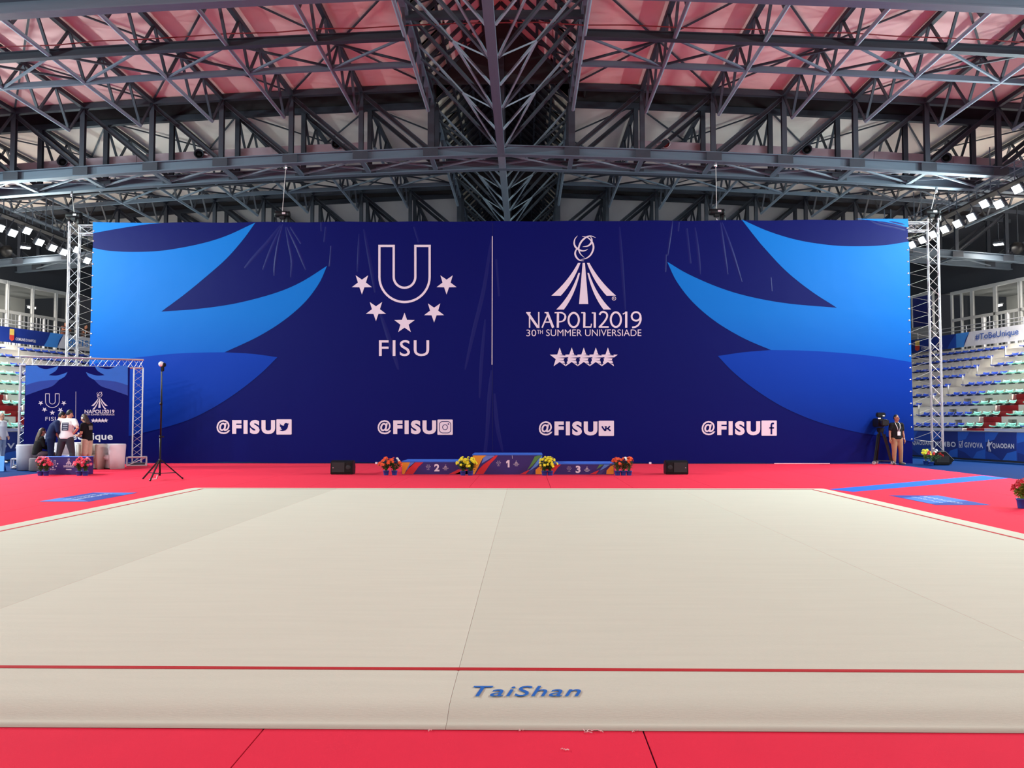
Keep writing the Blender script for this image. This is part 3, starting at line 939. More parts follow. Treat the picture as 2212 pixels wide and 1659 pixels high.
p = PY(1672, 1001.5, YBD) - bdo
q = PY(1792, 1002, YBD) - bdo
boxm('hem_strip', (p.x, -0.03, 0.005), (q.x, -0.008, 0.03), mat('pale_hem', (226, 190, 200), 0.6), backdrop)
for px, nm in ((813, 'left'), (1404.5, 'right')):
    g_ = G(px, 1002.5)
    t = empty('cable_box', g_, label='tiny white cable box at the backdrop foot %s of the podium' % nm, cat='cable box')
    box('box_case', (0, 0, 0.035), (0.08, 0.06, 0.07), M_WHITE, t, 0.008)
    tube('cable', [(0.04, 0, 0.02), (0.12, -0.03, 0.008), (0.3, -0.02, 0.008), (0.45, -0.08, 0.008)], 0.007, M_BLACK, t, 5)

# ================================================================== BACKDROP RIG: towers, top truss, lacing, hoists
M_ALU = mat('aluminium_truss', (208, 208, 212), 0.35, 0.75, var=0.05, scale=4)
M_ROPE = mat('white_rope', (210, 206, 200), 0.8)

def zigzag(name, a, b, side, n, r, m, parent):
    """one continuous lattice bar zig-zagging between two parallel chords a->b and a+side->b+side"""
    a, b, side = V(a), V(b), V(side)
    pts = []
    for i in range(n + 1):
        p = a + (b - a) * (i / n)
        pts.append(p + (side if i % 2 else V((0, 0, 0))))
    bm = bmesh.new()
    bm_tube(bm, pts, r, 5)
    return from_bm(name, bm, m, parent)

def box_truss(parent, p, q, size, n, chord_r=0.025, br=0.012, upv=(0, 0, 1), m=None):
    """square lattice truss from p to q (local coordinates of parent)"""
    m = m or M_ALU
    p, q = V(p), V(q)
    z = (q - p).normalized()
    u = V(upv)
    if abs(z.dot(u)) > 0.95: u = V((0, 1, 0))
    x = u.cross(z).normalized(); y = z.cross(x)
    h = size / 2
    cs = [x * h * sx + y * h * sy for sx, sy in ((-1, -1), (1, -1), (1, 1), (-1, 1))]
    for c in cs:
        bar('chord_tube', p + c, q + c, chord_r * 2, chord_r * 2, m, parent, 'pipe')
    for i in range(4):
        zigzag('lattice_brace', p + cs[i], q + cs[i], cs[(i + 1) % 4] - cs[i], n, br, m, parent)

ZT = zt0
TOW = {}
for sgn, px, rz in ((-1, 156, 0.35), (1, 2020, -0.35)):
    b = PY(px, 740, YBD + 0.45)
    t = empty('truss_tower', (b.x, YBD + 0.45, 0), rz, label='silver lattice truss tower at the %s end of the big backdrop' % SIDE[sgn], cat='truss')
    box_truss(t, (0, 0, 0.06), (0, 0, ZT + 0.05), 0.34, 22)
    box('base_plate', (0, 0, 0.03), (0.8, 0.8, 0.06), M_STEELD, t)
    for a in (-0.17, 0.17):
        for c in (-0.17, 0.17):
            lathe('chord_cap', [(0.035, 0), (0.035, 0.06), (0.02, 0.08)], M_ALU, t, 10, Matrix.Translation((a, c, ZT + 0.04)))
    TOW[sgn] = t
xl, xr = TOW[-1].location.x + 0.2, TOW[1].location.x - 0.2
tt = empty('top_truss', (RX, YBD + 0.45, ZT - 0.16), label='horizontal lattice truss along the top edge of the big backdrop', cat='truss')
box_truss(tt, (xl - RX, 0, 0), (xr - RX, 0, 0), 0.3, 74)
for sgn in (-1, 1):
    e = xl0 if sgn < 0 else xr0
    t = empty('lacing_rope', (RX + e, YBD, 0), label='white zigzag rope lacing the %s edge of the backdrop to its tower' % SIDE[sgn], cat='rope')
    tx = TOW[sgn].location.x - sgn * 0.2 - RX - e
    z = ZT - 0.3
    i = 0
    pts = []
    while z > 0.5:
        pts.append((0, 0.01, z)); pts.append((tx, 0.32, z - 0.1 - 0.05 * (i % 2)))
        z -= 0.42 if z < ZT - 0.5 else 0.36
        i += 1
    tube('rope', pts, 0.011, M_ROPE, t, 5)
    for k in range(0, len(pts), 2):
        lathe('eyelet', [(0.03, -0.004), (0.03, 0.004)], M_CHROME, t, 8, Matrix.Translation((0.02 * -sgn, -0.006, pts[k][2])) @ Matrix.Rotation(PI / 2, 4, 'X'))

def hoist(px, py_body, x_anchor, y_anchor, z_anchor, label, big=False):
    b = PY(px, py_body, YBD + 0.4)
    t = empty('chain_hoist', b, label=label, cat='hoist', group='chain hoists')
    bm = bmesh.new()
    bm_lathe(bm, [(0.03, -0.28), (0.11, -0.27), (0.12, -0.2), (0.12, 0.16), (0.1, 0.2), (0.11, 0.21), (0.11, 0.27), (0.04, 0.28)], 14, Matrix.Rotation(PI / 2, 4, 'Y'))
    from_bm('motor_body', bm, M_BLACK, t, True)
    box('motor_label', (0.08, -0.121, 0.01), (0.12, 0.004, 0.07), M_CHROME, t)
    box('gear_case', (0, 0, -0.12), (0.2, 0.16, 0.12), M_BLACK, t, 0.02)
    lathe('chain_bag', [(0.08, -0.36), (0.11, -0.3), (0.11, -0.14), (0.09, -0.12)], M_BLACK, t, 10, Matrix.Translation((0.22, 0, 0)))
    tube('hook', [(0, 0, -0.18), (0, 0, -0.26), (0.03, 0, -0.3), (0.0, 0, -0.34), (-0.03, 0, -0.31)], 0.014, M_CHROME, t, 6)
    a = V((x_anchor, y_anchor, z_anchor)) - b
    tube('chain', [(0, 0, 0.12), a * 0.5 + V((0, 0, 0.06)), a], 0.012, M_ROPE, t, 6)
    lathe('top_hook', [(0.02, -0.2), (0.05, -0.16), (0.05, -0.05), (0.02, 0)], M_CHROME, t, 8, Matrix.Translation(a))
ub = lambda x: zbot(x - RX)
for px, py, ax, nm in ((610, 463, 618, 'second'), (1548, 458, 1546, 'third')):
    xa = PY(ax, 345, YB).x
    hoist(px, py, xa, YB, ub(xa) + 0.02, 'black chain hoist hanging over the backdrop %s logo' % ('left of the outlined letter' if nm == 'second' else 'right of the games'))
for px, py, ax, sd in ((160, 466, 156, 'left'), (2012, 459, 2022, 'right')):
    xa = PY(ax, 380, YB + GAP if sd == 'left' else YB + GAP).x
    hoist(px, py, xa, YB + GAP, ub(xa) + 0.02, 'black chain hoist on top of the %s truss tower' % sd)

# ================================================================== GRANDSTANDS (s = along the stand away from the camera, t = outwards)
CA, SA = 0.977, 0.215
def S(sgn, s, t, z):
    return V((RX + sgn * (17.37 + CA * t - SA * s), 35.7 + SA * t + CA * s, z))

def s_of(px, t, sgn):
    """where along the stand (at offset t) the photo column px falls"""
    d = ray(px, 910)
    k = d.x / d.y
    x0 = RX + sgn * (17.37 + CA * t)
    y0 = 35.7 + SA * t
    return (x0 - k * y0) / (k * CA + sgn * SA)

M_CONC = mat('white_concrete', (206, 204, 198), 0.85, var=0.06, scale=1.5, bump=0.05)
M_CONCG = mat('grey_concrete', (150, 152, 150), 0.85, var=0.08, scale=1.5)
M_STEP = mat('red_step_paint', (146, 40, 48), 0.8, var=0.08, scale=2)
M_SEATB = mat('blue_seat', (16, 46, 132), 0.45, var=0.08)
M_SEATT = mat('teal_seat', (96, 164, 152), 0.45, var=0.08)
M_GREY = mat('grey_paint', (150, 152, 156), 0.6, var=0.05)
M_FRAME = mat('pale_window_frame', (186, 188, 188), 0.5, 0.2, var=0.04)
M_NAVYF = mat('navy_panel', (22, 32, 104), 0.5)
M_BOARD = mat('board_blue', (26, 70, 168), 0.45, var=0.05, scale=1)
M_BOARD2 = mat('board_light_blue', (40, 104, 206), 0.45, var=0.05, scale=1)
M_BOARD3 = mat('board_dark_blue', (24, 50, 134), 0.45, var=0.05, scale=1)
M_PRINT = mat('board_white', (238, 238, 242), 0.5, var=0.02)
ROWN = ('front', 'second', 'third', 'fourth', 'fifth', 'sixth', 'seventh', 'eighth', 'top')
NTH = ('first', 'second', 'third', 'fourth', 'fifth', 'sixth', 'seventh', 'eighth', 'ninth', 'tenth', 'eleventh', 'twelfth', 'thirteenth', 'fourteenth', 'fifteenth', 'sixteenth', 'seventeenth', 'eighteenth', 'nineteenth', 'twentieth', '21st', '22nd', '23rd', '24th', '25th', '26th', '27th', '28th', '29th', '30th')
ROWS, RUN, RISE, T0, Z0 = 9, 0.8, 0.47, 1.2, 1.22
def rt(k): return T0 + RUN * k
def rz(k): return Z0 + RISE * k

NICHES = {0: (1995, 2045, 2146, 2190), 1: (2070, 2187), 2: (2059, 2104), 3: (2091, 2137)}
# one seat shell, facing -t, long side along s: built in a local frame x = along s, y = outwards
def seat_mesh(m):
    bm = bmesh.new()
    prof = [(0.0, 0.075), (0.02, 0.10), (0.10, 0.075), (0.24, 0.06), (0.33, 0.075), (0.38, 0.13), (0.41, 0.2)]
    us = [-0.22, -0.19, -0.1, 0, 0.1, 0.19, 0.22]
    lay = []
    for off in (0, -0.022):
        g = []
        for (y, z) in prof:
            row = []
            for u in us:
                e = abs(u) / 0.22
                row.append(bm.verts.new((u * (1 - 0.12 * (y / 0.41) ** 2), y + 0.03 * (1 - e * e) * (1 if y > 0.3 else 0), z + 0.035 * e ** 3 + off)))
            g.append(row)
        lay.append(g)
    R, C = len(prof), len(us)
    for i in range(R - 1):
        for j in range(C - 1):
            bm.faces.new((lay[0][i][j], lay[0][i][j + 1], lay[0][i + 1][j + 1], lay[0][i + 1][j]))
            bm.faces.new((lay[1][i + 1][j], lay[1][i + 1][j + 1], lay[1][i][j + 1], lay[1][i][j]))
    for j in range(C - 1):
        bm.faces.new((lay[1][0][j], lay[1][0][j + 1], lay[0][0][j + 1], lay[0][0][j]))
        bm.faces.new((lay[0][-1][j], lay[0][-1][j + 1], lay[1][-1][j + 1], lay[1][-1][j]))
    for i in range(R - 1):
        bm.faces.new((lay[0][i][0], lay[0][i + 1][0], lay[1][i + 1][0], lay[1][i][0]))
        bm.faces.new((lay[1][i][-1], lay[1][i + 1][-1], lay[0][i + 1][-1], lay[0][i][-1]))
    bmesh.ops.recalc_face_normals(bm, faces=bm.faces)
    me = bpy.data.meshes.new('seat_shell')
    bm.to_mesh(me); bm.free()
    me.polygons.foreach_set('use_smooth', [True] * len(me.polygons))
    me.materials.append(m)
    return me
SEAT = {'blue': seat_mesh(M_SEATB), 'teal': seat_mesh(M_SEATT)}
bm = bmesh.new()
bm_box(bm, (0, 0.2, 0.035), (0.3, 0.06, 0.07)); bm_box(bm, (0, 0.2, 0.01), (0.34, 0.2, 0.02))
BR_ME = bpy.data.meshes.new('seat_bracket')
bm.to_mesh(BR_ME); bm.free(); BR_ME.materials.append(M_STEELD)

for sgn in (-1, 1):
    sd = SIDE[sgn]
    base = S(sgn, 0, 0, 0)
    st = empty('grandstand', base, label='white stepped concrete grandstand on the %s with a red stair' % sd, cat='grandstand')
    def sbar(name, s0, s1, t0, t1, z0, z1, m, parent=st, org=base):
        tm, zm = (t0 + t1) / 2, (z0 + z1) / 2
        return bar(name, S(sgn, s0, tm, zm), S(sgn, s1, tm, zm), abs(t1 - t0), abs(z1 - z0), m, parent, org=org)
    blocks = ((-9.0, -2.4), (-1.2, 20.0))
    for k in range(ROWS):
        ta, za = rt(k), rz(k)
        for (a, b) in blocks:
            sbar('tread', a, b, ta + 0.22, ta + RUN + 0.02, za - RISE, za, M_CONC)
            holes = sorted(s_of(px, ta, 1) for px in NICHES.get(k, ()))
            holes = [h for h in holes if a + 0.3 < h < b - 0.5]
            cur = a
            for h in holes:
                h0, h1 = h - 0.22, h + 0.22
                sbar('riser', cur, h0, ta, ta + 0.22, za - RISE, za, M_CONC)
                sbar('riser_lintel', h0, h1, ta, ta + 0.22, za - 0.12, za, M_CONC)
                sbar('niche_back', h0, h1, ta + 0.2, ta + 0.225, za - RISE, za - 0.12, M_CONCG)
                cur = h1
            sbar('riser', cur, b, ta, ta + 0.22, za - RISE, za, M_CONC)
        # painted stair in the aisle: two half steps for each row
        for q in (0, 1):
            sbar('stair_step', -2.38, -1.22, ta + q * RUN / 2 - 0.2, ta + RUN + 0.2, za - RISE - 0.02, za - RISE + (q + 1) * RISE / 2, M_STEP)
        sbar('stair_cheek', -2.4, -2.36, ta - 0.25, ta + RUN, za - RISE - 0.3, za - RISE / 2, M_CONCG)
        # second aisle: slim rail posts
        p = S(sgn, 3.55, ta + 0.03, za)
        if k < ROWS:
            bar('aisle_post', S(sgn, 3.5, ta - 0.02, za - RISE), S(sgn, 3.5, ta - 0.02, za + 0.12), 0.05, 0.05, M_GREY, st, org=base)
    sbar('front_wall', -9, 20, T0 - 0.15, T0, 0.0, Z0 - RISE, M_CONC)
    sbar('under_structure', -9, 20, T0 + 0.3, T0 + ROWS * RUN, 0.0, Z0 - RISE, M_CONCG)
    sbar('back_upstand', -9, 20, rt(ROWS) - 0.05, rt(ROWS) + 0.15, rz(ROWS) - 2 * RISE, 5.3, M_CONC)
    # seats
    rot = Matrix(((-sgn * SA, sgn * CA, 0), (CA, SA, 0), (0, 0, 1)))
    nrow = 0
    for k in range(ROWS):
        ta, za = rt(k), rz(k)
        n = 0
        s = -1.55
        seats = []
        while s < 12.5:
            if not (3.0 < s < 3.75): seats.append(s)
            s += 0.52
        n_far = len(seats)
        s = -2.72
        while s > -7.4:
            seats.append(s); s -= 0.52
        for n_s, s in enumerate(seats):
            w = S(sgn, s, ta + 0.12, za)
            px = IW / 2 + FPX * ((w - cam.location).dot(_rt)) / ((w - cam.location).dot(_fw))
            if sgn > 0 and not (1958 < px < 2235): continue
            if sgn < 0 and not (-25 < px < 215): continue
            if s > -2: teal = s < -0.6 + 0.38 * k
            else: teal = s > -4.2
            c = 'teal' if teal else 'blue'
            o = link('stadium_seat', SEAT[c], None, Matrix.Translation(w) @ rot.to_4x4())
            kk = n_s if s > -2 else n_s - n_far
            tag(o, '%s seat, %s %s the red stair, %s row of the %s grandstand' % (c, NTH[kk], 'behind' if s > -2 else 'in front of', ROWN[k], sd), 'seat', 'seats of the %s grandstand' % sd)
            link('bracket', BR_ME, o)
    # gallery
    gl = empty('gallery', S(sgn, 0, 8.6, 5.2), label='upper gallery floor and railing above the %s grandstand' % sd, cat='gallery')
    gorg = gl.location
    sbar('gallery_floor', -9, 22, 8.45, 17.5, 5.1, 5.3, M_CONC, gl, gorg)
    for zz, r in ((6.35, 0.05), (6.55, 0.045)):
        bar('handrail', S(sgn, -9, 8.55, zz), S(sgn, 22, 8.55, zz), r, r, M_GREY, gl, 'pipe', org=gorg)
    s = -8
    while s < 20:
        bar('rail_post', S(sgn, s, 8.55, 5.0), S(sgn, s, 8.55, 6.55), 0.05, 0.05, M_GREY, gl, org=gorg)
        s += 1.9
    # hanging banner
    bo = S(sgn, 0, 8.4, 0)
    bn = empty('gallery_banner', S(sgn, 6, 8.4, 5.4), label='long blue and white printed banner hung on the %s gallery rail' % sd, cat='banner')
    borg = bn.location
    def bfn(layer):
        return lambda s_, z_: S(sgn, s_, 8.44 - 0.006 * layer, z_) - borg
    sbar('banner_sheet', -4, 20, 8.44, 8.455, 5.42, 6.18, M_BOARD3, bn, borg)
    MW = mat('banner_white', (214, 216, 224), 0.5)
    ML = mat('banner_sky', (64, 140, 222), 0.5)
    if sgn > 0:
        f = lambda px: s_of(px, 8.44, 1)
        shape('printed_field', [(f(2086), 5.42), (f(2099), 6.18), (-4, 6.18), (-4, 5.42)], bfn(1), MW, bn)
        shape('printed_wave', smooth_path([[(f(2070), 5.42), (f(2070), 6.18)], [(f(2070), 6.18), (f(2099), 6.18)], [(f(2099), 6.18), (f(2090), 5.8), (f(2086), 5.42)]]), bfn(2), ML, bn)
        shape('printed_wave', smooth_path([[(f(2050), 5.42), (f(2058), 5.8), (f(2070), 6.18)], [(f(2070), 6.18), (f(2070), 5.42)]]), bfn(2), M_BOARD, bn)
        lettering('lettering', '#ToBeUnique', f(2112), f(2206), 5.62, 6.02, bfn(3), mat('banner_text', (40, 84, 168), 0.5), bn, bold=0.01)
        cx0, cx1 = f(1981), f(1990.5)
        lx0, lx1 = f(1994), f(2040)
    else:
        f = lambda px: s_of(px, 8.44, -1)
        shape('printed_field', [(f(119), 5.42), (f(133), 6.18), (20, 6.18), (20, 5.42)], bfn(1), MW, bn)
        shape('printed_wave', smooth_path([[(f(90), 5.42), (f(98), 5.8), (f(104), 6.18)], [(f(104), 6.18), (f(133), 6.18)], [(f(133), 6.18), (f(124), 5.85), (f(119), 5.42)]]), bfn(2), ML, bn)
        lettering('lettering', '@FISU', f(140), f(201), 5.56, 6.02, bfn(3), mat('banner_text_sky', (64, 136, 214), 0.5), bn, bold=0.03, space=1.2)
        cx0, cx1 = f(15), f(25)
        lx0, lx1 = f(28.5), f(72)
    cs = abs(cx1 - cx0)
    shape('printed_crest', [(cx0, 6.1), (cx1, 6.1), (cx1, 5.58), ((cx0 + cx1) / 2, 5.5), (cx0, 5.58)], bfn(3), mat('crest_gold', (216, 190, 96), 0.5), bn)
    shape('printed_crest', [(cx0, 5.8), (cx1, 5.8), (cx1, 5.58), ((cx0 + cx1) / 2, 5.5), (cx0, 5.58)], bfn(4), mat('crest_red', (196, 60, 50), 0.5), bn)
    lettering('lettering', 'COMUNE DI NAPOLI', lx0, lx1, 5.56, 5.70, bfn(3), M_PRINT, bn, bold=0.01)
    # glazed wall of the gallery
    TW = 11.0
    bounds = [2.8, 4.5, 6.2, 7.9, 9.6, 11.25]
    GLASS = glass_mat('window_glass', (60, 66, 68), 0.28)
    for i, (a, b) in enumerate(zip(bounds, bounds[1:])):
        w = empty('window_%d' % (i + 1 + (5 if sgn < 0 else 0)), S(sgn, (a + b) / 2, TW, 5.3), kind='structure')
        wo = w.location
        double = i == 4
        for s_ in ((a + 0.05, b - 0.05) if not double else (a + 0.05, (a + b) / 2, b - 0.05)):
            bar('window_post', S(sgn, s_, TW, 5.3), S(sgn, s_, TW, 9.0), 0.13, 0.12, M_FRAME, w, org=wo, upv=(CA, SA, 0))
        sbar('window_header', a, b, TW - 0.07, TW + 0.07, 8.82, 9.0, M_FRAME, w, wo)
        sbar('window_transom', a, b, TW - 0.06, TW + 0.06, 7.26, 7.42, M_FRAME, w, wo)
        mid = (a + b) / 2
        bar('door_post', S(sgn, mid, TW, 5.3), S(sgn, mid, TW, 7.3), 0.12, 0.1, M_PRINT, w, org=wo)
        for (s0, s1, z0, z1) in ((a + 0.1, b - 0.1, 7.42, 8.82), (a + 0.1, mid - 0.05, 5.35, 7.26), (mid + 0.05, b - 0.1, 5.35, 7.26)):
            sbar('pane', s0, s1, TW - 0.008, TW + 0.008, z0, z1, GLASS, w, wo)
    wl = empty('wall_' + sd, S(sgn, 0, TW, 5.3), kind='structure')
    wo = wl.location
    M_WALLD = mat('dark_hall_wall', (40, 44, 52), 0.9, var=0.15, scale=0.6)
    sbar('wall_upper', -20, 24, TW + 0.0, TW + 0.2, 9.0, 13.2, M_WALLD, wl, wo)
    sbar('wall_grey', 11.3, 22, TW - 1.2, TW - 1.0, 5.3, 7.1, M_GREY, wl, wo)
    sbar('wall_near', -20, 2.75, TW - 0.1, TW + 0.1, 5.3, 9.0, M_GREY, wl, wo)
    for s_ in (11.4, 13.2, 15.2, 17.4):
        bar('panel_post', S(sgn, s_, TW - 1.1, 7.1), S(sgn, s_, TW - 1.1, 9.0), 0.12, 0.12, M_FRAME, wl, org=wo)
        sbar('navy_panel', s_ + 0.1, s_ + 1.75, TW - 1.12, TW - 1.06, 7.1, 8.9, M_NAVYF, wl, wo)
    sbar('panel_header', 11.3, 19.2, TW - 1.2, TW - 1.0, 8.9, 9.05, M_FRAME, wl, wo)
    # room behind the glass
    sbar('room_back', 2, 12, 15.4, 15.5, 5.3, 9.0, mat('room_wall', (178, 178, 172), 0.8), wl, wo)
    sbar('room_ceiling', 2, 12, TW + 0.2, 15.5, 8.98, 9.06, mat('room_ceiling', (120, 122, 120), 0.9), wl, wo)
    M_TUBE = mat('lit_tube', (255, 252, 244), 0.5, emit=9.0)
    for j, (s_, t_, L) in enumerate(((4.9, 13.0, 0.9), (8.6, 14.2, 0.35), (10.4, 13.4, 0.5))):
        lamp = empty('ceiling_tube_lamp', S(sgn, s_, t_, 8.2), label='small lit lamp number %s seen through the %s gallery glass' % (('nearest', 'middle', 'farthest')[j], sd), cat='lamp', group='lamps in the gallery room')
        lamp['label'] = '%s lit lamp seen through the %s gallery windows' % (('nearest', 'middle', 'farthest')[j], sd)
        lo = lamp.location
        sbar('lamp_tube', s_ - L / 2, s_ + L / 2, t_ - 0.06, t_ + 0.06, 8.14, 8.24, M_TUBE, lamp, lo)
        sbar('lamp_tray', s_ - L / 2 - 0.04, s_ + L / 2 + 0.04, t_ - 0.1, t_ + 0.1, 8.25, 8.3, M_GREY, lamp, lo)
        PL = bpy.data.lights.new('room_lamp', 'POINT')
        PL.energy, PL.shadow_soft_size, PL.color = 70, 0.1, (1.0, 0.97, 0.9)
        plo = bpy.data.objects.new('room_lamp', PL)
        COL.objects.link(plo); plo.parent = lamp; plo.location = (0, 0, -0.2)
        bar('lamp_rod', S(sgn, s_, t_, 8.3), S(sgn, s_, t_, 8.98), 0.02, 0.02, M_GREY, lamp, org=lo)
    # daylit rear openings low in the room
    M_DAY = mat('daylit_pane', (250, 252, 255), 0.4, emit=2.6)
    for j, s_ in enumerate((4.4, 6.4, 8.6, 10.6)):
        sbar('rear_daylight_pane', s_, s_ + 0.8, 15.34, 15.38, 5.7, 6.5, M_DAY, wl, wo)
    ir = empty('slat_railing', S(sgn, 7, 13.2, 5.3), label='white slatted railing inside the %s gallery room' % sd, cat='railing')
    iro = ir.location
    sbar('rail_top', 3, 11.6, 13.17, 13.23, 7.7, 7.78, M_PRINT, ir, iro)
    sbar('rail_bottom', 3, 11.6, 13.17, 13.23, 5.45, 5.53, M_PRINT, ir, iro)
    s = 3.05
    while s < 11.6:
        sbar('slat', s, s + 0.07, 13.18, 13.22, 5.5, 7.72, M_PRINT, ir, iro)
        s += 0.3
    # perimeter advertising boards
    if sgn > 0:
        segs = [(1958, 2014, 'QIAODAN', 1), (2014, 2068, 'KIMBO', 0), (2068, 2127, 'GIVOVA', 2), (2127, 2195, 'QIAODAN', 1), (2195, 2275, '', 0)]
        segs = [(s_of(a, 0, 1), s_of(b, 0, 1), w, ic) for a, b, w, ic in segs]
        names = ('with white lettering beside the backdrop edge', 'with white lettering behind the right truss tower', 'with a ticked square before white lettering', 'with a white player figure before the lettering', 'with short white lines at the picture edge')
    else:
        a0 = s_of(-2, 0, -1)
        segs = [(a0 - 3.9, a0 - 1.9, 'QIAODAN', 1), (a0 - 1.85, a0 + 1.35, 'GIVOVA', 2), (a0 + 1.4, a0 + 3.3, 'KIMBO', 0), (a0 + 3.35, a0 + 5.3, 'QIAODAN', 1)]
        names = ('with a white player figure left of the picture', 'with white lettering behind the left frame leg', 'with white lettering behind the small backdrop', 'with a white figure between small backdrop and tower')
    for i, (s0, s1, w, ic) in enumerate(segs):
        far, near = max(s0, s1), min(s0, s1)
        ad = empty('advertising_board', S(sgn, (s0 + s1) / 2, 0, 0), label='blue %s-hand perimeter board %s' % (sd, names[i]), cat='banner', group='perimeter advertising boards')
        ao = ad.location
        z0, z1 = 0.07, 1.1
        sbar('board_sheet', near + 0.01, far - 0.01, 0.0, 0.03, z0, z1, (M_BOARD, M_BOARD3)[i % 2], ad, ao)
        # left edge as seen from the camera: far end on the right-hand stand, near end on the left-hand stand
        Lp, Rp = (far, near) if sgn > 0 else (near, far)
        def afn(layer, Lp=Lp, Rp=Rp, ao=ao):
            return lambda u, v: S(sgn, Lp + (Rp - Lp) * u, -0.005 * layer, z0 + (z1 - z0) * v) - ao
        rr = random.Random(40 + i)
        shape('printed_facet', [(0.01, 0.99), (0.45, 0.99), (0.3, 0.72), (0.01, 0.62)], afn(1), M_BOARD2, ad)
        shape('printed_facet', [(0.01, 0.01), (0.01, 0.3), (0.25, 0.22), (0.5, 0.01)], afn(1), M_BOARD3 if i % 2 == 0 else M_BOARD, ad)
        shape('printed_facet', [(0.55, 0.01), (0.7, 0.26), (0.99, 0.36), (0.99, 0.01)], afn(1), M_BOARD2, ad)
        if w:
            x0 = {0: 0.12, 1: 0.24, 2: 0.26}[ic]
            lettering('lettering', w, x0, 0.93, 0.40, 0.60, afn(3), M_PRINT, ad, bold=0.03, space=1.15)
            if ic == 1:
                fig = [(0.10, 0.62), (0.12, 0.72), (0.135, 0.73), (0.14, 0.64), (0.19, 0.6), (0.24, 0.66), (0.25, 0.62), (0.2, 0.54), (0.16, 0.5), (0.17, 0.4), (0.2, 0.32), (0.18, 0.27), (0.17, 0.33), (0.14, 0.38), (0.145, 0.28), (0.12, 0.3), (0.115, 0.42), (0.1, 0.5), (0.07, 0.46), (0.06, 0.5)]
                shape('figure_mark', fig, afn(3), M_PRINT, ad)
            elif ic == 2:
                ribbon('tick_mark', [(0.06, 0.4), (0.06, 0.62), (0.19, 0.62), (0.17, 0.4)], 0.02, afn(3), M_PRINT, ad, True)
                ribbon('tick_mark', [(0.08, 0.53), (0.11, 0.43), (0.2, 0.66)], 0.025, afn(3), M_PRINT, ad)
        else:
            for v in (0.58, 0.48, 0.38):
                ribbon('print_line', [(0.3, v), (0.8, v)], 0.05, afn(3), M_PRINT, ad)
        sbar('top_rail', near, far, -0.03, 0.06, z1, z1 + 0.035, M_GREY, ad, ao)
        sbar('foot_strip', near, far, 0.02, 0.06, 0.0, z0, M_STEELD, ad, ao)
lp = empty('low_platform', S(1, 3, -1.2, 0), label='low dark platform with white edges beside the backdrop', cat='platform')
bar('platform_deck', S(1, 0.6, -1.0, 0.13), S(1, 6, -1.0, 0.13), 1.2, 0.24, M_STEELD, lp, org=lp.location)
bar('white_edge', S(1, 0.6, -1.62, 0.235), S(1, 6, -1.62, 0.235), 0.05, 0.05, M_PRINT, lp, org=lp.location)
bar('white_edge', S(1, 0.6, -1.62, 0.03), S(1, 6, -1.62, 0.03), 0.05, 0.05, M_PRINT, lp, org=lp.location)

wb = boxm('wall_back', (-40, 66, 0), (40, 66.4, 14), mat('dark_back_wall', (44, 48, 56), 0.9))
tag(wb, kind='structure')

# ================================================================== CATWALKS WITH FLOODLIGHTS
M_LENS = mat('lit_flood_lens', (250, 253, 255), 0.4, emit=14.0)
def floodlight(p, sgn, lit, label, group, tilt=1.7, watts=1.0, deck=9.8, tint=(0.77, 0.97, 1.0)):
    t = empty('floodlight', p, label=label, cat='floodlight', group=group)
    d = V((-sgn * tilt, -0.12, -1)).normalized()
    q = d.to_track_quat('-Z', 'Y').to_matrix().to_4x4()
    bm = bmesh.new()
    bm_box(bm, (0, 0, 0.11), (0.46, 0.32, 0.12), q, 0.03)
    for k in range(5):
        bm_box(bm, (-0.16 + k * 0.08, 0, 0.2), (0.015, 0.28, 0.08), q)
    from_bm('housing', bm, M_STEELD, t)
    bm = bmesh.new()
    bm_box(bm, (0, 0, 0.042), (0.42, 0.27, 0.012), q)
    from_bm('lens', bm, M_LENS, t)
    tube('yoke', [q @ V((-0.25, 0, 0.1)), q @ V((-0.25, 0, 0.3)), q @ V((0.25, 0, 0.3)), q @ V((0.25, 0, 0.1))], 0.014, M_STEELD, t, 5)
    bar('hanger', q @ V((0, 0, 0.3)), (0, 0, max(0.5, deck - p.z)), 0.03, 0.03, M_STEELD, t)
    if lit:
        L = bpy.data.lights.new('flood_lamp', 'AREA')
        L.shape = 'RECTANGLE'
        L.size, L.size_y = 0.42, 0.27
        L.energy = FLOOD_W * watts
        L.spread = math.radians(180)
        L.color = tint
        lo = bpy.data.objects.new('flood_lamp', L)
        COL.objects.link(lo)
        lo.parent = t
        lo.matrix_basis = q @ Matrix.Translation((0, 0, 0.02))
    return t

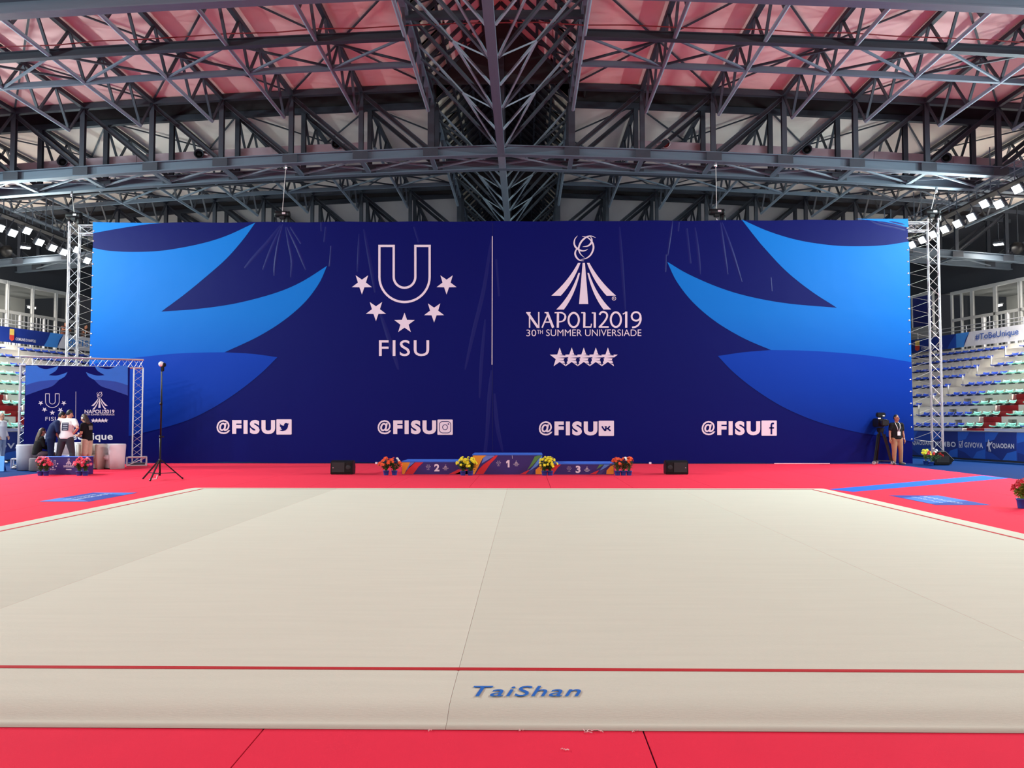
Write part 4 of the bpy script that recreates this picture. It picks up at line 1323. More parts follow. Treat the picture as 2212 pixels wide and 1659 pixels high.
M_CATD = mat('black_catwalk_deck', (24, 25, 28), 0.8)
def catwalk(x, sgn, z, px_lamps):
    sd = SIDE[sgn]
    t = empty('catwalk', (x + sgn * 0.5, 20, z + 0.6), label='slim lighting catwalk with rails hung under the roof on the %s' % sd, cat='catwalk')
    org = t.location
    for yy0, yy1 in ((-10, 15), (15, 46)):
        bar('deck', (x + sgn * 0.1, yy0, z + 0.62), (x + sgn * 0.1, yy1, z + 0.62), 0.34, 0.06, M_CATD, t, org=org)
        for zz in (0.95, 1.3):
            bar('guard_rail', (x - sgn * 0.05, yy0, z + zz), (x - sgn * 0.05, yy1, z + zz), 0.035, 0.035, M_STEEL, t, 'pipe', org=org)
            bar('guard_rail', (x + sgn * 0.25, yy0, z + zz), (x + sgn * 0.25, yy1, z + zz), 0.035, 0.035, M_STEEL, t, 'pipe', org=org)
    y = 20.0
    while y < 46:
        for dx in (-0.05, 0.25):
            bar('rail_post', (x + sgn * dx, y, z + 0.62), (x + sgn * dx, y, z + (1.3 if int(y) % 3 else 2.3)), 0.03, 0.03, M_STEEL, t, org=org)
        y += 1.5
    for i, (px, py) in enumerate(px_lamps):
        k = ray(px, py)
        tt = x / k.x
        p = V((x, k.y * tt, CAM_H + k.z * tt))
        floodlight(p, sgn, True, '%s glowing floodlight from the backdrop on the %s catwalk' % (ORD[len(px_lamps) - i], sd), 'lit floodlights on the catwalks', watts=0.3)
    return t
catwalk(17.0, 1, 9.2, [(2195, 410), (2155, 443), (2124, 442), (2096, 471), (2066, 485), (2038, 497), (2013, 508), (1990, 520), (1968, 530)])
catwalk(-21.0, -1, 9.2, [(2, 494), (30, 505), (61, 500), (88, 525), (116, 537), (140, 546), (168, 541), (190, 564)])
# the same catwalks go on towards and past the camera
for sgn, x in ((1, 17.0), (-1, -21.0)):
    y = 27.0
    nf = 0
    while y > -10:
        nf += 1
        floodlight(V((x, y, 9.2)), sgn, True, '%s floodlight of the %s catwalk nearer than the picture shows' % (NTH[nf - 1], SIDE[sgn]), 'floodlights nearer the camera', watts=(1.5 if y > 9 else 0.42) * (0.88 if sgn > 0 else 1.06))
        y -= 2.6
# two separate round-backed lamps far back
for (px, py, sgn) in ((2157, 530, 1), (55, 537, -1)):
    p = PY(px, py, 42.0)
    floodlight(p, sgn, True, 'single lit floodlight far back on the %s beside a round loudspeaker' % SIDE[sgn], None, tilt=0.1, watts=0.4, tint=(1.0, 0.94, 0.84), deck=p.z + 1.3)
    for yy in (36.0, 28.0):  # unseen fill lamps added to brighten the stands
        floodlight(V((p.x + sgn * 0.5, yy, p.z)), sgn, True, '%s added fill floodlight high over the %s seats outside the picture' % ('rear' if yy > 30 else 'front', SIDE[sgn]), 'added fill floodlights', tilt=-0.1, watts=14.0, tint=(1.0, 0.94, 0.84), deck=p.z + 1.3)
    q = PY(px + sgn * 42, py + 5, 42.0)
    t = empty('round_loudspeaker', q, label='round black loudspeaker hanging far back on the %s' % SIDE[sgn], cat='loudspeaker')
    lathe('horn', [(0.08, 0.3), (0.22, 0.2), (0.3, 0.0), (0.32, -0.06), (0.28, -0.05), (0.1, 0.1)], M_BLACK, t, 16, Matrix.Rotation(PI / 2, 4, 'X'))
    bar('hanger', (0, 0, 0.2), (0, 0, 2.4), 0.04, 0.04, M_STEELD, t)

# ================================================================== PODIUM
M_POD = mat('podium_purple', (44, 28, 104), 0.5, var=0.04)
M_PODT = mat('podium_top_blue', (48, 100, 206), 0.6)
PC = {'orange': mat('print_orange', (232, 150, 40), 0.5), 'red': mat('print_red', (206, 34, 44), 0.5), 'steel': mat('print_steel_blue', (96, 122, 196), 0.5), 'green': mat('print_green', (84, 136, 66), 0.5), 'sky': mat('print_sky', (86, 140, 216), 0.5), 'dark': mat('print_dark', (58, 56, 122), 0.5)}
YP = G(1095, 1025).y
def pc(pts): return [(860 + x / 4.608, 960 + y / 4.608) for x, y in pts]
blocks = (
    ('2', 868, 1019.5, 0.375, 'middle-height', 'left', (360, 412, 195, 268), (300, 228), (472, 230),
     (('orange', [(40, 162), (120, 162), (62, 296), (40, 296)]), ('steel', [(120, 162), (170, 162), (80, 262)]), ('red', [(165, 162), (252, 162), (205, 220), (150, 296), (66, 296), (110, 225)]), ('red', [(505, 296), (600, 248), (690, 248), (690, 296)]), ('dark', [(560, 296), (640, 262), (690, 262), (690, 296)]))),
    ('1', 1020.5, 1171.5, 0.57, 'tallest', 'middle', (1074, 1108, 155, 228), (1000, 190), (1176, 190),
     (('orange', [(744, 90), (880, 90), (840, 140), (800, 220), (760, 296), (744, 296)]), ('steel', [(880, 90), (968, 90), (830, 190), (850, 130)]), ('red', [(962, 90), (992, 90), (970, 140), (920, 190), (880, 250), (850, 296), (772, 296), (800, 250), (850, 200), (920, 150)]),
      ('green', [(1392, 90), (1432, 90), (1390, 150), (1340, 210), (1285, 255), (1330, 180), (1360, 120)]), ('sky', [(1434, 100), (1434, 150), (1385, 215), (1300, 268), (1350, 210), (1395, 150)]), ('red', [(1215, 296), (1290, 258), (1310, 255), (1270, 296)]), ('dark', [(1275, 296), (1330, 250), (1360, 245), (1330, 296)]), ('orange', [(1368, 296), (1368, 252), (1400, 225), (1434, 205), (1434, 296)]))),
    ('3', 1172.5, 1327, 0.315, 'lowest', 'right', (1767, 1815, 212, 284), (1702, 245), (1880, 248),
     (('red', [(1445, 198), (1622, 198), (1590, 230), (1545, 296), (1445, 296)]), ('green', [(2005, 198), (2048, 198), (2010, 225), (1975, 248)]), ('sky', [(2052, 198), (2112, 198), (2060, 235), (2005, 262)]), ('red', [(1908, 296), (1980, 262), (2000, 258), (1970, 296)]), ('dark', [(1975, 296), (2020, 258), (2060, 250), (2020, 296)]), ('orange', [(2072, 296), (2075, 260), (2110, 220), (2146, 198), (2146, 296)]))))
for (num, p0, p1, hgt, size, pos, nb, uc, gc, prints) in blocks:
    a, b = PY(p0, 1010, YP).x, PY(p1, 1010, YP).x
    t = empty('podium_block', ((a + b) / 2, YP + 0.6, 0), label='%s purple podium block marked %s, %s of the three' % (size, num, pos), cat='podium')
    o = t.location
    boxm('block_body', (a - o.x, -0.6, 0.0), (b - o.x, 0.6, hgt - 0.03), M_POD, t)
    boxm('block_top', (a - o.x - 0.005, -0.61, hgt - 0.03), (b - o.x + 0.005, 0.61, hgt), M_PODT, t)
    def fn(layer, o=o, a=a, b=b):
        def f(px, py):
            p = PY(px, py, YP)
            return (min(max(p.x, a + 0.003), b - 0.003) - o.x, -0.6 - 0.003 * layer, min(max(p.z, 0.004), hgt - 0.034))
        return f
    for cn, pts in prints:
        shape('printed_stripe', pc(pts), fn(1), PC[cn], t)
    q = pc([(nb[0], nb[2]), (nb[1], nb[3])])
    if num == '1':
        shape('number', pc([(1074, 174), (1092, 155), (1109, 155), (1109, 228), (1091, 228), (1091, 179), (1078, 190)]), fn(3), M_WHITE, t)
    else: lettering('number', num, q[0][0], q[1][0], q[1][1], q[0][1], fn(3), M_WHITE, t, bold=0.04)
    ux, uy = pc([uc])[0]
    f3 = fn(2)
    k = 11.0 / 1250
    join_parts(draw_u_logo(lambda x, y: f3(ux + (x - 770) * k, uy + (y - 850) * k), M_WHITE, t), 'printed_emblem', M_WHITE, t, 'stuff')
    gx, gy = pc([gc])[0]
    k2 = 12.5 / 1290
    join_parts(draw_games_logo(lambda x, y: f3(gx + (x - 835) * k2, gy + (y - 870) * k2 * 0.85), None, M_WHITE, None, t, 0), 'printed_emblem', M_WHITE, t, 'stuff')
    if num == '1':
        ribbon('ribbon_tail', pc([(1135, 92), (1137, 142)]), 0.5, fn(3), M_PRINT, t)

# ================================================================== STAGE MONITORS
def monitor(px0, px1, py, label, mirror):
    g0, g1 = G(px0, py), G(px1, py)
    w = g1.x - g0.x
    t = empty('stage_monitor', ((g0.x + g1.x) / 2, g0.y + 0.2, 0), label=label, cat='loudspeaker', group='stage monitors')
    prof = [(-0.2, 0.0), (0.2, 0.0), (0.24, 0.2), (0.14, 0.38), (-0.05, 0.4), (-0.19, 0.36), (-0.21, 0.05)]
    bm = bmesh.new()
    v0 = [bm.verts.new((-w / 2, y, z)) for y, z in prof]
    v1 = [bm.verts.new((w / 2, y, z)) for y, z in prof]
    n = len(prof)
    for i in range(n):
        bm.faces.new((v0[i], v0[(i + 1) % n], v1[(i + 1) % n], v1[i]))
    bm.faces.new(v0); bm.faces.new(v1[::-1])
    bmesh.ops.recalc_face_normals(bm, faces=bm.faces)
    bmesh.ops.bevel(bm, geom=list(bm.edges), offset=0.015, segments=2, affect='EDGES')
    from_bm('cabinet', bm, M_BLACK, t)
    s = -1 if mirror else 1
    MG = mat('black_grille', (34, 34, 36), 0.7, bump=0.4, bscale=400)
    box('grille', (-s * 0.09, -0.213, 0.2), (w * 0.58, 0.012, 0.28), MG, t, 0.004)
    box('horn_mouth', (s * w * 0.31, -0.208, 0.2), (w * 0.24, 0.02, 0.27), M_BLACK, t, 0.006)
    lathe('horn_throat', [(0.07, -0.006), (0.06, 0.0), (0.02, 0.002)], MG, t, 14, Matrix.Translation((s * w * 0.31, -0.224, 0.2)) @ Matrix.Rotation(PI / 2, 4, 'X'))
    box('badge', (-s * w * 0.37, -0.222, 0.19), (0.03, 0.006, 0.02), M_CHROME, t)
    for sx in (-1, 1):
        for sy in (-1, 1):
            lathe('rubber_foot', [(0.015, 0), (0.02, 0.008)], M_BLACK, t, 8, Matrix.Translation((sx * w * 0.4, sy * 0.15, -0.001)))
monitor(713.5, 761.5, 1025, 'black wedge stage monitor on the red carpet left of the podium', False)
monitor(1438.5, 1487, 1025, 'black wedge stage monitor on the red carpet right of the podium', True)

# ================================================================== POTTED FLOWERS
M_POT = mat('blue_flower_pot', (28, 66, 150), 0.5, var=0.1)
M_LEAF = mat('flower_leaf', (58, 104, 44), 0.6, var=0.35, scale=12)
M_LEAFL = mat('light_leaf', (120, 150, 50), 0.6, var=0.3, scale=12)
M_SOIL = mat('potting_soil', (50, 36, 28), 0.95)
FC = {'orange': mat('orange_petal', (240, 88, 34), 0.6, var=0.25, scale=20), 'white': mat('white_petal', (240, 236, 228), 0.6, var=0.06, scale=20), 'yellow': mat('yellow_petal', (244, 222, 40), 0.6, var=0.2, scale=20),
      'pink': mat('pink_petal', (236, 60, 90), 0.6, var=0.3, scale=20), 'rose': mat('pale_pink_petal', (240, 140, 160), 0.6, var=0.2, scale=20), 'red': mat('red_petal', (196, 24, 44), 0.6, var=0.25, scale=20), 'lime': mat('lime_petal', (204, 214, 60), 0.6, var=0.2, scale=20)}

def bm_bloom(bm, c, r, nrm, rr):
    q = nrm.to_track_quat('Z', 'Y').to_matrix()
    cv = bm.verts.new(c + q @ V((0, 0, r * 0.25)))
    n = 6
    for ring, (ra, zo) in enumerate(((1.0, 0.0), (0.62, r * 0.38))):
        for k in range(n):
            a = 2 * PI * (k + 0.5 * ring) / n + rr.uniform(-0.2, 0.2)
            e = V((math.cos(a), math.sin(a), 0))
            s = V((-math.sin(a), math.cos(a), 0))
            p0 = c + q @ V((0, 0, zo * 0.6))
            m1 = c + q @ (e * r * ra * 0.65 + s * r * ra * 0.36 + V((0, 0, zo + r * 0.2)))
            m2 = c + q @ (e * r * ra * 0.65 - s * r * ra * 0.36 + V((0, 0, zo + r * 0.2)))
            tp = c + q @ (e * r * ra + V((0, 0, zo + rr.uniform(-0.1, 0.15) * r)))
            bm.faces.new((bm.verts.new(p0), bm.verts.new(m2), bm.verts.new(tp), bm.verts.new(m1)))

def bm_leaf(bm, p, d, L, w, rr):
    d = d.normalized()
    s = d.cross(V((0, 0, 1)))
    s = s.normalized() if s.length > 0.01 else V((1, 0, 0))
    u = s.cross(d)
    v = [p, p + d * L * 0.5 + s * w + u * L * 0.05, p + d * L - u * L * 0.15, p + d * L * 0.5 - s * w + u * L * 0.05]
    bm.faces.new([bm.verts.new(x) for x in v])

def potted(px, py, cols, label, seed, pot_h=0.13, pot_r=0.085, spread=0.2, height=0.36, nb=26, br=0.05, lean=(0, 0), lily=False, group='potted flowers'):
    g = G(px, py)
    t = empty('potted_flowers', g, label=label, cat='plant', group=group)
    rr = random.Random(seed)
    lathe('pot', [(pot_r * 0.72, 0), (pot_r * 0.76, 0.01), (pot_r * 0.95, pot_h * 0.86), (pot_r * 1.06, pot_h * 0.88), (pot_r * 1.06, pot_h), (pot_r * 0.96, pot_h), (pot_r * 0.92, pot_h * 0.92)], M_POT, t, 16)
    lathe('soil', [(pot_r * 0.9, pot_h * 0.88), (pot_r * 0.88, pot_h * 0.93), (0.01, pot_h * 0.95)], M_SOIL, t, 12)
    bm = bmesh.new()
    top = V((lean[0], lean[1], 0))
    heads = []
    for i in range(nb):
        a = rr.uniform(0, 2 * PI)
        f = rr.uniform(0, 1) ** 0.5
        x, y = math.cos(a) * spread * f, math.sin(a) * spread * f
        z = pot_h + height * (1 - 0.55 * f * f) + rr.uniform(-0.03, 0.03)
        heads.append(V((x, y, z)) + top)
    for h in heads:
        b0 = V((rr.uniform(-0.03, 0.03), rr.uniform(-0.03, 0.03), pot_h * 0.9))
        bm_tube(bm, [b0, b0.lerp(h, 0.5) + V((rr.uniform(-0.02, 0.02), 0, 0.02)), h], 0.004, 4)
        for j in range(5):
            p = b0.lerp(h, rr.uniform(0.25, 0.85))
            a = rr.uniform(0, 2 * PI)
            bm_leaf(bm, p, V((math.cos(a), math.sin(a), rr.uniform(-0.2, 0.7))), rr.uniform(0.06, 0.11), rr.uniform(0.016, 0.03), rr)
    f = from_bm('foliage', bm, M_LEAFL if lily else M_LEAF, t)
    f['kind'] = 'stuff'
    groups = {}
    for i, h in enumerate(heads):
        c = cols[0] if len(cols) == 1 else (cols[1] if (h.x > 0.02 and h.z > pot_h + height * 0.72 and len(cols) > 1 and cols[1] == 'white') else (cols[i % len(cols)] if cols[1] != 'white' else cols[0]))
        bmx = groups.setdefault(c, bmesh.new())
        nrm = V((h.x * 2.2, h.y * 2.2 - 0.15, 0.35)).normalized()
        bm_bloom(bmx, h, br * rr.uniform(0.8, 1.2), nrm, rr)
    for c, bmx in groups.items():
        o = from_bm('blooms', bmx, FC[c], t)
        o['kind'] = 'stuff'
    return t

ND = 'in a blue pot'
potted(834, 1026.5, ['orange'], 'orange flowers in a blue pot, left of the pair by podium block 2', 1)
potted(852, 1026.5, ['orange', 'white'], 'orange and white flowers in a blue pot touching podium block 2', 2)
potted(1000, 1027, ['yellow'], 'yellow flowers in a blue pot in front of the middle-height podium block', 3, br=0.046, nb=32)
potted(1016, 1027, ['yellow'], 'yellow flowers in a blue pot at the left corner of the tallest podium block', 4, br=0.046, nb=32)
potted(1176, 1027, ['yellow'], 'yellow flowers in a blue pot at the right corner of the tallest podium block', 5, br=0.046, nb=32)
potted(1188.5, 1027, ['yellow'], 'yellow flowers in a blue pot in front of the lowest podium block', 6, br=0.046, nb=32)
potted(1334, 1027, ['orange'], 'orange flowers in a blue pot nearest the end of podium block 3', 7, nb=18)
potted(1346.5, 1027, ['orange', 'white'], 'orange and white flowers in the middle pot right of the podium', 8, nb=18)
potted(1359, 1027, ['orange'], 'orange flowers in the outermost blue pot right of the podium', 9, nb=18)
potted(2000, 1003.5, ['lime', 'yellow'], 'yellow-green lilies in a blue pot beside the right truss tower', 10, spread=0.24, height=0.36, nb=16, br=0.06, lily=True)
potted(2012, 1005.5, ['red', 'white'], 'red and white flowers in a blue pot leaning on the black wedge', 11, spread=0.26, height=0.42, nb=18, br=0.055, lean=(0.12, 0))
potted(2208, 1098, ['red'], 'red flowers in a blue pot at the right edge of the picture', 12, pot_h=0.17, pot_r=0.09, spread=0.16, height=0.32, nb=40, br=0.04, lily=True)

# black wedge lying at the foot of the right tower
w0 = G(2038, 1004) + V((0, 0.12, 0))
t = empty('tilted_loudspeaker', w0, -0.25, label='black loudspeaker wedge tilted at the foot of the right truss tower', cat='loudspeaker')
prof = [(-0.25, 0.0), (0.2, 0.0), (0.36, 0.17), (0.1, 0.46), (-0.2, 0.46), (-0.27, 0.3)]
bm = bmesh.new()
v0 = [bm.verts.new((x, -0.2, z)) for x, z in prof]
v1 = [bm.verts.new((x, 0.25, z)) for x, z in prof]
for i in range(len(prof)):
    bm.faces.new((v0[i], v0[(i + 1) % len(prof)], v1[(i + 1) % len(prof)], v1[i]))
bm.faces.new(v0); bm.faces.new(v1[::-1])
bmesh.ops.recalc_face_normals(bm, faces=bm.faces)
bmesh.ops.bevel(bm, geom=list(bm.edges), offset=0.012, segments=1, affect='EDGES')
from_bm('cabinet', bm, M_BLACK, t)
box('grille', (0.0, -0.205, 0.2), (0.4, 0.012, 0.24), mat('black_grille', (34, 34, 36), 0.7), t, 0.003)
bar('carry_handle', (-0.08, 0.02, 0.475), (0.06, 0.02, 0.475), 0.03, 0.03, M_STEELD, t)

# ================================================================== FLOOR STICKERS
M_STXT = mat('sticker_text', (196, 206, 232), 0.7, spec=0.1)
for (x0, x1, y0, y1, sd, words, flip) in ((-9.1, -8.15, 15.62, 17.58, 'left', ('30TH SUMMER', 'UNIVERSIADE'), 0), (7.36, 8.34, 15.26, 17.2, 'right', ('NAPOLI2019', '#ToBeUnique'), 1)):
    t = empty('floor_sticker', ((x0 + x1) / 2, (y0 + y1) / 2, 0.0), label='blue rectangular floor sticker with white lettering on the red carpet, %s side' % sd, cat='sticker')
    o = t.location
    boxm('sticker_sheet', (x0 - o.x, y0 - o.y, 0.0005), (x1 - o.x, y1 - o.y, 0.003), mat('sticker_blue', (26, 58, 150), 0.7, spec=0.06), t)
    L = y1 - y0
    W2 = (x1 - x0) / 2
    fn = lambda x, y: (x, y, 0.0045)
    fn2 = lambda x, y: (x, y, 0.006)
    c2 = mat('sticker_sky', (60, 112, 196), 0.7, spec=0.06)
    if sd == 'left':
        shape('printed_field', [(-W2, -L / 2), (W2, -L / 2), (W2 * 0.2, -L * 0.28), (-W2, -L * 0.12)], fn, c2, t)
        shape('printed_field', [(-W2, L / 2), (W2, L / 2), (W2, L * 0.2), (-W2 * 0.2, L * 0.34)], fn, c2, t)
        lettering('lettering', words[1], -L * 0.36, L * 0.36, -0.09, 0.07, lambda x, y: (-y * 0.9, x, 0.006), M_STXT, t, bold=0.0)
        lettering('lettering', words[0], -L * 0.3, L * 0.3, 0.16, 0.26, lambda x, y: (-y * 0.9, x, 0.006), M_STXT, t, bold=0.0)
    else:
        shape('printed_field', [(-W2, L * 0.2), (W2, L / 2), (W2, -L * 0.1), (-W2, -L * 0.4)], fn, c2, t)
        lettering('lettering', words[0], -L * 0.36, L * 0.36, 0.0, 0.17, lambda x, y: (y * 0.9, -x, 0.006), M_STXT, t, bold=0.0)
        lettering('lettering', words[1], -L * 0.3, L * 0.3, -0.28, -0.14, lambda x, y: (y * 0.9, -x, 0.006), M_STXT, t, bold=0.0)

# ================================================================== PEOPLE
def bm_loft(bm, pts, rad, n=14):
    """closed rounded limb through points; rad = list of r or (rx, ry)"""
    pts = [V(p) for p in pts]
    rad = [(r, r) if not isinstance(r, tuple) else r for r in rad]
    # rounded ends
    d0 = (pts[0] - pts[1]).normalized(); d1 = (pts[-1] - pts[-2]).normalized()
    a, b = min(rad[0]), min(rad[-1])
    P = [pts[0] + d0 * a * 0.85, pts[0] + d0 * a * 0.5] + pts + [pts[-1] + d1 * b * 0.5, pts[-1] + d1 * b * 0.85]
    R = [tuple(x * 0.35 for x in rad[0]), tuple(x * 0.8 for x in rad[0])] + rad + [tuple(x * 0.8 for x in rad[-1]), tuple(x * 0.35 for x in rad[-1])]
    rings = []
    for i, p in enumerate(P):
        t = (P[min(i + 1, len(P) - 1)] - P[max(i - 1, 0)]).normalized()
        x = V((1, 0, 0)) - t * t.x
        if x.length < 0.2: x = V((0, 1, 0)) - t * t.y
        x.normalize()
        y = t.cross(x)
        rings.append([bm.verts.new(p + x * math.cos(2 * PI * k / n) * R[i][0] + y * math.sin(2 * PI * k / n) * R[i][1]) for k in range(n)])
    for ra, rb in zip(rings, rings[1:]):
        for k in range(n):
            bm.faces.new((ra[k], ra[(k + 1) % n], rb[(k + 1) % n], rb[k]))
    bm.faces.new(rings[0][::-1]); bm.faces.new(rings[-1])

def remeshed(name, bm, m, parent, voxel=0.012, smooth=4):
    me = bpy.data.meshes.new(name)
    bmesh.ops.recalc_face_normals(bm, faces=bm.faces)
    bm.to_mesh(me); bm.free()
    o = bpy.data.objects.new(name, me)
    COL.objects.link(o)
    r = o.modifiers.new('r', 'REMESH'); r.mode = 'VOXEL'; r.voxel_size = voxel; r.use_smooth_shade = True
    s = o.modifiers.new('s', 'SMOOTH'); s.iterations = smooth; s.factor = 0.5
    dg = bpy.context.evaluated_depsgraph_get()
    out = bpy.data.meshes.new_from_object(o.evaluated_get(dg))
    bpy.data.objects.remove(o); bpy.data.meshes.remove(me)
    out.materials.clear(); out.materials.append(m)
    out.polygons.foreach_set('use_smooth', [True] * len(out.polygons))
    out.name = name
    return link(name, out, parent)

M_SKIN = mat('skin_light', (206, 150, 124), 0.6, var=0.06)
M_SKINB = mat('skin_tan', (160, 106, 82), 0.6, var=0.06)
M_HAIRB = mat('hair_black', (26, 22, 22), 0.5, var=0.2, scale=40)
M_HAIRBR = mat('hair_brown', (62, 44, 34), 0.5, var=0.25, scale=40)

def hand_chains(wr, d, side, palm_n, curl=0.5):
    """five-fingered hand: d = pointing direction, side = towards the thumb, palm_n = palm facing"""
    d, side, pn = V(d).normalized(), V(side).normalized(), V(palm_n).normalized()
    out = [([wr, wr + d * 0.045, wr + d * 0.085], [(0.028, 0.022), (0.036, 0.02), (0.038, 0.018)])]
    for i, (o, L) in enumerate(((0.030, 0.072), (0.010, 0.082), (-0.010, 0.076), (-0.029, 0.060))):
        b = wr + d * 0.085 + side * o
        m = b + (d * math.cos(curl * 0.5) + pn * math.sin(curl * 0.5)) * L * 0.5
        e = m + (d * math.cos(curl * 1.4) + pn * math.sin(curl * 1.4)) * L * 0.5
        out.append(([b - d * 0.01, m, e], [0.0098, 0.009, 0.008]))
    b = wr + d * 0.03 + side * 0.028
    m = b + (d * 0.6 + side * 0.7 + pn * 0.2).normalized() * 0.04
    e = m + (d * 0.95 + side * 0.1 + pn * 0.3).normalized() * 0.035
    out.append(([b, m, e], [0.012, 0.011, 0.009]))
    return out

def person(loc, rz, label, h=1.75, J=None, skin=M_SKIN, shirt=None, sleeve=0.5, trousers=None, leg=1.0, shoes=None, hair=M_HAIRB, longhair=0.0, head_turn=0.0, head_tilt=0.0, fat=1.0, cap=None, curl=0.5, jacket=0.0):
    t = empty('person', loc, rz, label=label, cat='person')
    k = h / 1.75
    j = dict(pelvis=(0, 0, 0.95), waist=(0, 0, 1.08), chest=(0, 0, 1.28), neck=(0, 0.01, 1.46), head=(0, -0.015, 1.63),
             sl=(0.185, 0, 1.41), el=(0.235, 0.02, 1.14), wl=(0.245, -0.06, 0.90), sr=(-0.185, 0, 1.41), er=(-0.235, 0.02, 1.14), wr=(-0.245, -0.06, 0.90),
             hl=(0.09, 0, 0.92), kl=(0.10, -0.015, 0.50), al=(0.105, 0.03, 0.085), tl=(0.125, -0.16, 0.03), hr=(-0.09, 0, 0.92), kr=(-0.10, -0.015, 0.50), ar=(-0.105, 0.03, 0.085), tr=(-0.125, -0.16, 0.03))
    hands = dict(dl=None, dr=None)
    for a, b in (J or {}).items():
        if a in hands: hands[a] = b
        else: j[a] = b
    j = {a: V(b) * k for a, b in j.items()}
    f = fat
    # head frame
    hq = Matrix.Rotation(head_turn, 3, 'Z') @ Matrix.Rotation(head_tilt, 3, 'X')
    hc = j['head']
    def H(x, y, z): return hc + hq @ (V((x, y, z)) * k)
    torso = [j['pelvis'], j['waist'], j['chest'], j['chest'].lerp(j['neck'], 0.75)]
    tr_r = [(0.165 * k * f, 0.115 * k * f), (0.145 * k * f, 0.105 * k * f), (0.17 * k * f, 0.115 * k * f), (0.13 * k, 0.085 * k)]
    body = bmesh.new()
    bm_loft(body, torso, tr_r, 18)
    bm_loft(body, [j['sl'], j['chest'].lerp(j['neck'], 0.7), j['sr']], [0.062 * k, 0.075 * k, 0.062 * k], 12)
    bm_loft(body, [j['chest'].lerp(j['neck'], 0.8), j['neck'], j['neck'].lerp(hc, 0.55)], [0.07 * k, 0.056 * k, 0.055 * k], 12)
    bm_loft(body, [H(0, 0.012, -0.03), H(0, 0.008, 0.02), H(0, 0.008, 0.06)], [(0.070 * k, 0.085 * k), (0.077 * k, 0.097 * k), (0.070 * k, 0.088 * k)], 16)
    bm_loft(body, [H(0, -0.03, -0.02), H(0, -0.05, -0.085)], [(0.055 * k, 0.05 * k), (0.038 * k, 0.036 * k)], 12)
    bm_loft(body, [H(0, -0.088, 0.02), H(0, -0.112, -0.025)], [0.011 * k, 0.016 * k], 8)
    for sx in (-1, 1):
        bm_loft(body, [H(sx * 0.076, 0.012, -0.015), H(sx * 0.080, 0.016, 0.025)], [0.012 * k, 0.016 * k], 8)
    for s_, a, b, c in ((1, 'sl', 'el', 'wl'), (-1, 'sr', 'er', 'wr')):
        bm_loft(body, [j[a], j[a].lerp(j[b], 0.4), j[b], j[b].lerp(j[c], 0.35), j[c]], [0.056 * k * f, 0.05 * k * f, 0.041 * k, 0.041 * k, 0.028 * k])
        d = hands['dl' if s_ > 0 else 'dr'] or (j[c] - j[b])
        d = V(d).normalized()
        side = V((0, -1, 0)) - d * d.dot(V((0, -1, 0)))
        if side.length < 0.3: side = V((-s_, 0, 0)) - d * d.dot(V((-s_, 0, 0)))
        side.normalize()
        pn = V((-s_, 0, 0)) - d * d.dot(V((-s_, 0, 0)))
        pn = pn - side * pn.dot(side)
        if pn.length < 0.2: pn = d.cross(side)
        for P, R in hand_chains(j[c], d, side, pn, curl):
            bm_loft(body, P, R, 8)
    for a, b, c, d in (('hl', 'kl', 'al', 'tl'), ('hr', 'kr', 'ar', 'tr')):
        bm_loft(body, [j[a], j[a].lerp(j[b], 0.35), j[b], j[b].lerp(j[c], 0.3), j[c]], [0.095 * k * f, 0.083 * k * f, 0.056 * k, 0.057 * k, 0.04 * k])
        bm_loft(body, [j[c] + (j[c] - j[d]).normalized() * 0.03 - V((0, 0, 0.045)), j[c].lerp(j[d], 0.5) - V((0, 0, 0.012)), j[d]], [0.036 * k, 0.036 * k, 0.028 * k], 10)
    remeshed('body', body, skin, t, 0.0095, 3)
    # eyes and mouth
    for sx in (-1, 1):
        bm = bmesh.new()
        bmesh.ops.create_uvsphere(bm, u_segments=10, v_segments=6, radius=0.0105 * k)
        from_bm('eye', bm, mat('eye_dark', (30, 24, 22), 0.2), t, True, Matrix.Translation(H(sx * 0.031, -0.080, 0.012)))
        tube('eyebrow', [H(sx * 0.014, -0.088, 0.034), H(sx * 0.032, -0.087, 0.04), H(sx * 0.05, -0.074, 0.034)], 0.005 * k, hair, t, 5)
    tube('mouth', [H(-0.022, -0.080, -0.068), H(0, -0.090, -0.066), H(0.022, -0.080, -0.068)], 0.006 * k, mat('lips', (150, 80, 74), 0.5), t, 5)
    # hair
    bm = bmesh.new()
    bm_loft(bm, [H(0, 0.03, 0.0), H(0, 0.02, 0.045), H(0, 0.015, 0.075)], [(0.079 * k, 0.088 * k), (0.083 * k, 0.097 * k), (0.073 * k, 0.086 * k)], 16)
    if longhair:
        bm_loft(bm, [H(0, 0.05, 0.03), H(0, 0.075, -0.08), H(0, 0.09, -0.18), H(0, 0.09, -0.18 - longhair)], [(0.085 * k, 0.075 * k), (0.095 * k, 0.06 * k), (0.11 * k, 0.05 * k), (0.085 * k, 0.035 * k)], 14)
    remeshed('hair', bm, hair, t, 0.011, 3)
    if cap:
        bm = bmesh.new()
        bm_loft(bm, [H(0, 0.012, 0.05), H(0, 0.012, 0.1)], [(0.09 * k, 0.105 * k), (0.075 * k, 0.09 * k)], 16)
        bm_loft(bm, [H(0, -0.06, 0.06), H(0, -0.15, 0.048)], [(0.06 * k, 0.012 * k), (0.05 * k, 0.009 * k)], 12)
        remeshed('cap', bm, cap, t, 0.01, 2)
    # shirt
    g = 0.020 * k
    bm = bmesh.new()
    low = j['pelvis'] + V((0, 0, -0.03 - jacket)) * k
